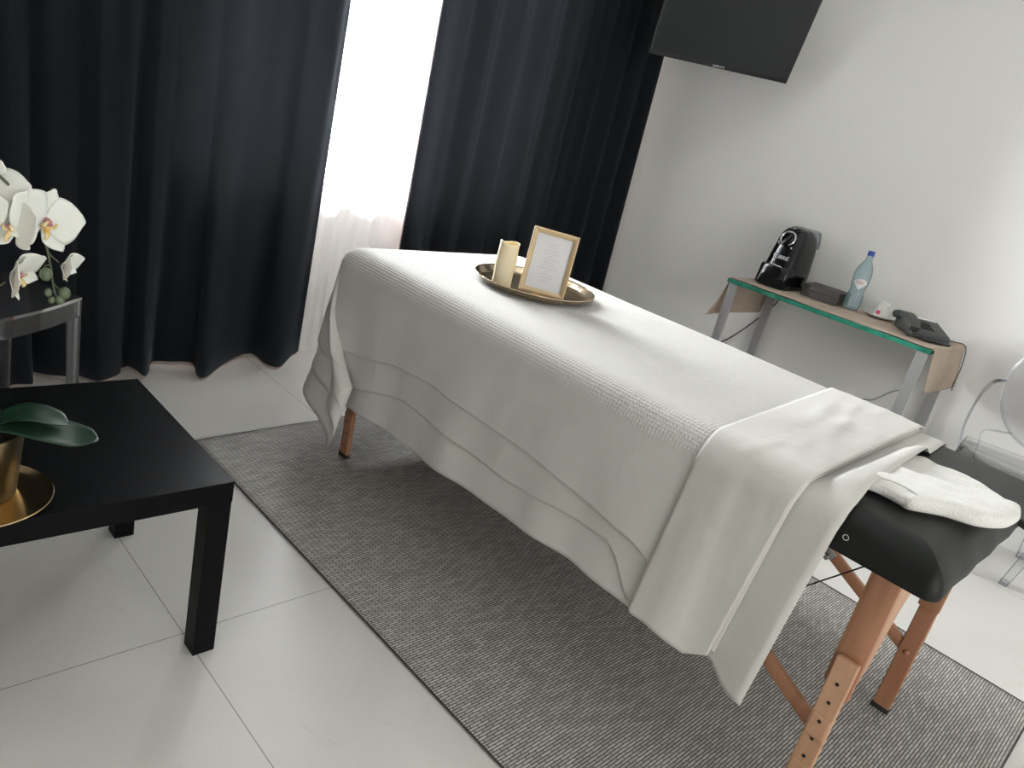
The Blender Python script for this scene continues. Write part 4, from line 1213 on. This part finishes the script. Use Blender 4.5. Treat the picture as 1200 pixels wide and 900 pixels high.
for k in range(0, 90):
    a = k*1.1; pts.append((-.112+.006*math.cos(a)+.012*math.sin(k/14), .105-.0016*k+.0, .0085+.006*math.sin(a)))
tube(bm, pts, .0019, 5, 0); obj('coiled_cord', bm, M['phone_dark'], ph)
bm = new(); _ri = Matrix.Rotation(-math.radians(42), 3, 'Z')
tube(bm, [_ri @ (Vector(p)-PH) for p in ((3.80, .900, .815), (3.84, .870, .812), (3.870, .838, .812), (3.874, .818, .79), (3.868, .806, .72), (3.845, .800, .665), (3.835, .800, .635), (3.86, .800, .60))], .0022, 6, 8); obj('line_cord', bm, M['rubber'], ph)

# ------------------------------------------------------------------ television on a swivel arm in the corner
upT = Vector((-.3138, -.2806, .9071)); bdir = Vector((.7074, -.7063, .0263))   # left->right along the lower edge
TVM = frame_mat((3.548, 2.308, 1.744), bdir, upT)
tv = thing('television', 'dark flat television tilted down from a wall arm in the corner above the bed', 'television', (3.548, 2.308, 1.744))
tvo = Vector((3.548, 2.308, 1.744))
TV = Matrix.Translation(-tvo) @ TVM
TW, TH = .715, .42
bm = new(); add_box(bm, -TW/2, TW/2, 0, TH, -.030, 0, .003, 2, TV)
obj('tv_housing', bm, M['tv_body'], tv)
bm = new(); add_box(bm, -TW/2+.09, TW/2-.09, .07, TH-.06, -.055, -.030, .01, 2, TV); obj('back_cover', bm, M['tv_body'], tv)
bm = new(); add_box(bm, -TW/2+.010, TW/2-.010, .022, TH-.010, .0002, .0012, 0, 1, TV); obj('screen', bm, M['tv'], tv, smooth=False)
tl = text_obj('SAMSUNG', .013, M['silver'], TV @ Matrix.Translation((0, .011, .0008)), tv, 'logo_text')
bm = new()
c = TVM @ Vector((0, .2, -.055)) - tvo
add_bar(bm, TV @ Vector((0, .12, -.060)), TV @ Vector((0, .28, -.060)), .10, .010, .001, up=TV.to_3x3() @ Vector((0, 0, 1)))
wallp = Vector((3.955, 2.72, 1.95))-tvo
mid = Vector((3.78, 2.62, 1.93))-tvo
tube(bm, [c, c.lerp(mid, .5), mid], .014, 10, 0); tube(bm, [mid, mid.lerp(wallp, .5), wallp], .014, 10, 0)
add_box(bm, wallp.x-.004, wallp.x+.014, wallp.y-.06, wallp.y+.06, wallp.z-.11, wallp.z+.11, .002)
obj('swivel_arm', bm, M['satin_black'], tv)

# ------------------------------------------------------------------ clear armchair by the wall
ch = thing('acrylic_armchair', 'transparent acrylic armchair with round back by the wall beyond the massage table', 'chair', (3.60, .38, 0))
HO = Vector((3.60, .38, 0))
FL = Vector((3.356, .595)); u2 = Vector((.20, -.98)); v2 = Vector((.98, .20))
def cp(a, b, z):
    p = FL+u2*a+v2*b; return Vector((p.x, p.y, z))-HO
bm = new()
out = [cp(0, 0, 0), cp(.15, -.012, 0), cp(.31, -.012, 0), cp(.46, 0, 0), cp(.43, .42, 0), cp(.03, .42, 0)]
prism(bm, [(p.x, p.y) for p in out], .438, .446, .002); obj('seat', bm, M['acrylic_thin'], ch)
bm = new()
for a, b in zip(out, out[1:]+out[:1]):
    tube(bm, [(a.x, a.y, .452), (b.x, b.y, .452)], .0035, 6, 0)
    tube(bm, [(a.x, a.y, .405), (b.x, b.y, .405)], .0022, 6, 0)
obj('seat_rim', bm, M['acrylic_edge'], ch)
bm = new(); p = cp(0, 0, 0); add_box(bm, p.x-.005, p.x+.012, p.y-.012, p.y+.006, .408, .452, .003); obj('seat_corner', bm, M['acrylic_blue'], ch, label='bluish corner edge')
for top, bot, nm in ((cp(.03, .03, .44), Vector((3.405, .545, 0))-HO, 'leg'), (cp(.43, .03, .44), Vector((3.530, .262, 0))-HO, 'leg'), (cp(.06, .40, .44), cp(.04, .50, 0), 'leg'), (cp(.40, .40, .44), cp(.42, .50, 0), 'leg')):
    bm = new(); d = 1
    hi, lo = .021, .0145
    V1 = [bm.verts.new(top+Vector((sx*hi, sy*hi, 0))) for sx, sy in ((-1, -1), (1, -1), (1, 1), (-1, 1))]
    V0 = [bm.verts.new(bot+Vector((sx*lo, sy*lo, 0))) for sx, sy in ((-1, -1), (1, -1), (1, 1), (-1, 1))]
    bm.faces.new(V1); bm.faces.new(V0[::-1])
    for i in range(4): bm.faces.new((V0[i], V0[(i+1) % 4], V1[(i+1) % 4], V1[i]))
    lg = obj('leg', bm, M['acrylic_thin'], ch, smooth=False)
    bm = new()
    for sx, sy in ((-1, -1), (1, -1), (1, 1), (-1, 1)):
        tube(bm, [bot+Vector((sx*lo, sy*lo, .001)), top+Vector((sx*hi, sy*hi, 0))], .0016, 5, 0)
    add_box(bm, bot.x-lo, bot.x+lo, bot.y-lo, bot.y+lo, 0, .022, .002)
    obj('leg_edge', bm, M['acrylic_edge'], lg)
mc = Vector((3.865, .405, .735)) - HO
def med(a, r=1.0, dx=0): return mc+Vector((.030*math.sin(a)+dx, .215*r*math.cos(a), .245*r*math.sin(a)))
bm = new()
ring = [bm.verts.new(med(2*PI*k/48, .97)) for k in range(48)]; ring2 = [bm.verts.new(med(2*PI*k/48, .97, .006)) for k in range(48)]
bm.faces.new(ring); bm.faces.new(ring2[::-1])
for k in range(48): bm.faces.new((ring[k], ring2[k], ring2[(k+1) % 48], ring[(k+1) % 48]))
obj('back_panel', bm, M['acrylic_thin'], ch, smooth=False)
bm = new(); tube(bm, [med(2*PI*k/64) for k in range(64)], .0055, 8, 0, closed=True); obj('back_rim', bm, M['acrylic_edge'], ch)
for s in (-1, 1):
    bm = new()
    a0 = med(0 if s > 0 else PI); fr = cp(.015 if s > 0 else .445, .10, .445); md = Vector((a0.x-.20, a0.y+s*.035, .66))
    for dy in (0, .012):
        tube(bm, [fr+Vector((dy*2, 0, 0)), fr.lerp(md, .45)+Vector((-.02+dy, s*.01, .0)), md+Vector((0, 0, -dy*2)), a0.lerp(md, .45)+Vector((0, s*.012, .02-dy)), a0+Vector((0, 0, -.01))], .0042, 6, 6)
    obj('armrest', bm, M['acrylic_edge'], ch)
bm = new()
for s in (.08, .38): tube(bm, [cp(s, .41, .44), cp(s, .44, .50), med(math.radians(-60 if s < .2 else -120))], .0035, 6, 4)
obj('back_support', bm, M['acrylic_edge'], ch)

# ------------------------------------------------------------------ light
def area(name, loc, rot, sx, sy, power, col):
    l = bpy.data.lights.new(name, 'AREA'); l.shape = 'RECTANGLE'; l.size = sx; l.size_y = sy; l.energy = power; l.color = col
    o = bpy.data.objects.new(name, l); o.location = loc; o.rotation_euler = rot; COL.objects.link(o); return o
# daylight arriving at the curtained window
area('window_daylight', ((WX0+WX1)/2, YF+T+.10, (WZ0+WZ1)/2+.05), (-PI/2, 0, 0), 1.9, 1.65, 2250, (.975, .985, 1.0))
# added soft fill light, set outside an invented opening behind the viewer
area('back_fill_light', ((BWX0+BWX1)/2, YB-T-.05, (BWZ0+BWZ1)/2), (PI/2, 0, 0), 2.6, 2.0, 70, (1.0, .975, .93))
wd = bpy.data.worlds.new('outside'); sc.world = wd; wd.use_nodes = True
wd.node_tree.nodes['Background'].inputs[0].default_value = (.85, .92, 1.0, 1)
wd.node_tree.nodes['Background'].inputs[1].default_value = .8

# ------------------------------------------------------------------ camera
f_px, yaw, pitch, roll, hcam = 888.07, -.8466, -.3367, .2434, 1.3153
cy_, sy_ = math.cos(yaw), math.sin(yaw)
fwd = Vector((-sy_*math.cos(pitch), cy_*math.cos(pitch), math.sin(pitch)))
right = Vector((cy_, sy_, 0)); upc = right.cross(fwd)
r2 = right*math.cos(roll)+upc*math.sin(roll); uu = -right*math.sin(roll)+upc*math.cos(roll)
cam = bpy.data.cameras.new('camera'); co = bpy.data.objects.new('camera', cam); COL.objects.link(co)
cam.sensor_width = 36; cam.sensor_fit = 'HORIZONTAL'; cam.lens = f_px/1200*36; cam.clip_start = .02
co.matrix_world = Matrix(((r2.x, uu.x, -fwd.x, 0), (r2.y, uu.y, -fwd.y, 0), (r2.z, uu.z, -fwd.z, hcam), (0, 0, 0, 1)))
sc.camera = co
sc.view_settings.view_transform = 'Standard'; sc.view_settings.look = 'None'; sc.view_settings.exposure = 0; sc.view_settings.gamma = 1
try: sc.view_settings.use_curve_mapping = False
except Exception: pass
try:
    sc.cycles.use_denoising = True
    sc.cycles.max_bounces = 12; sc.cycles.diffuse_bounces = 5; sc.cycles.transparent_max_bounces = 24; sc.cycles.sample_clamp_indirect = 6
    sc.cycles.caustics_reflective = False; sc.cycles.caustics_refractive = False
except Exception: pass
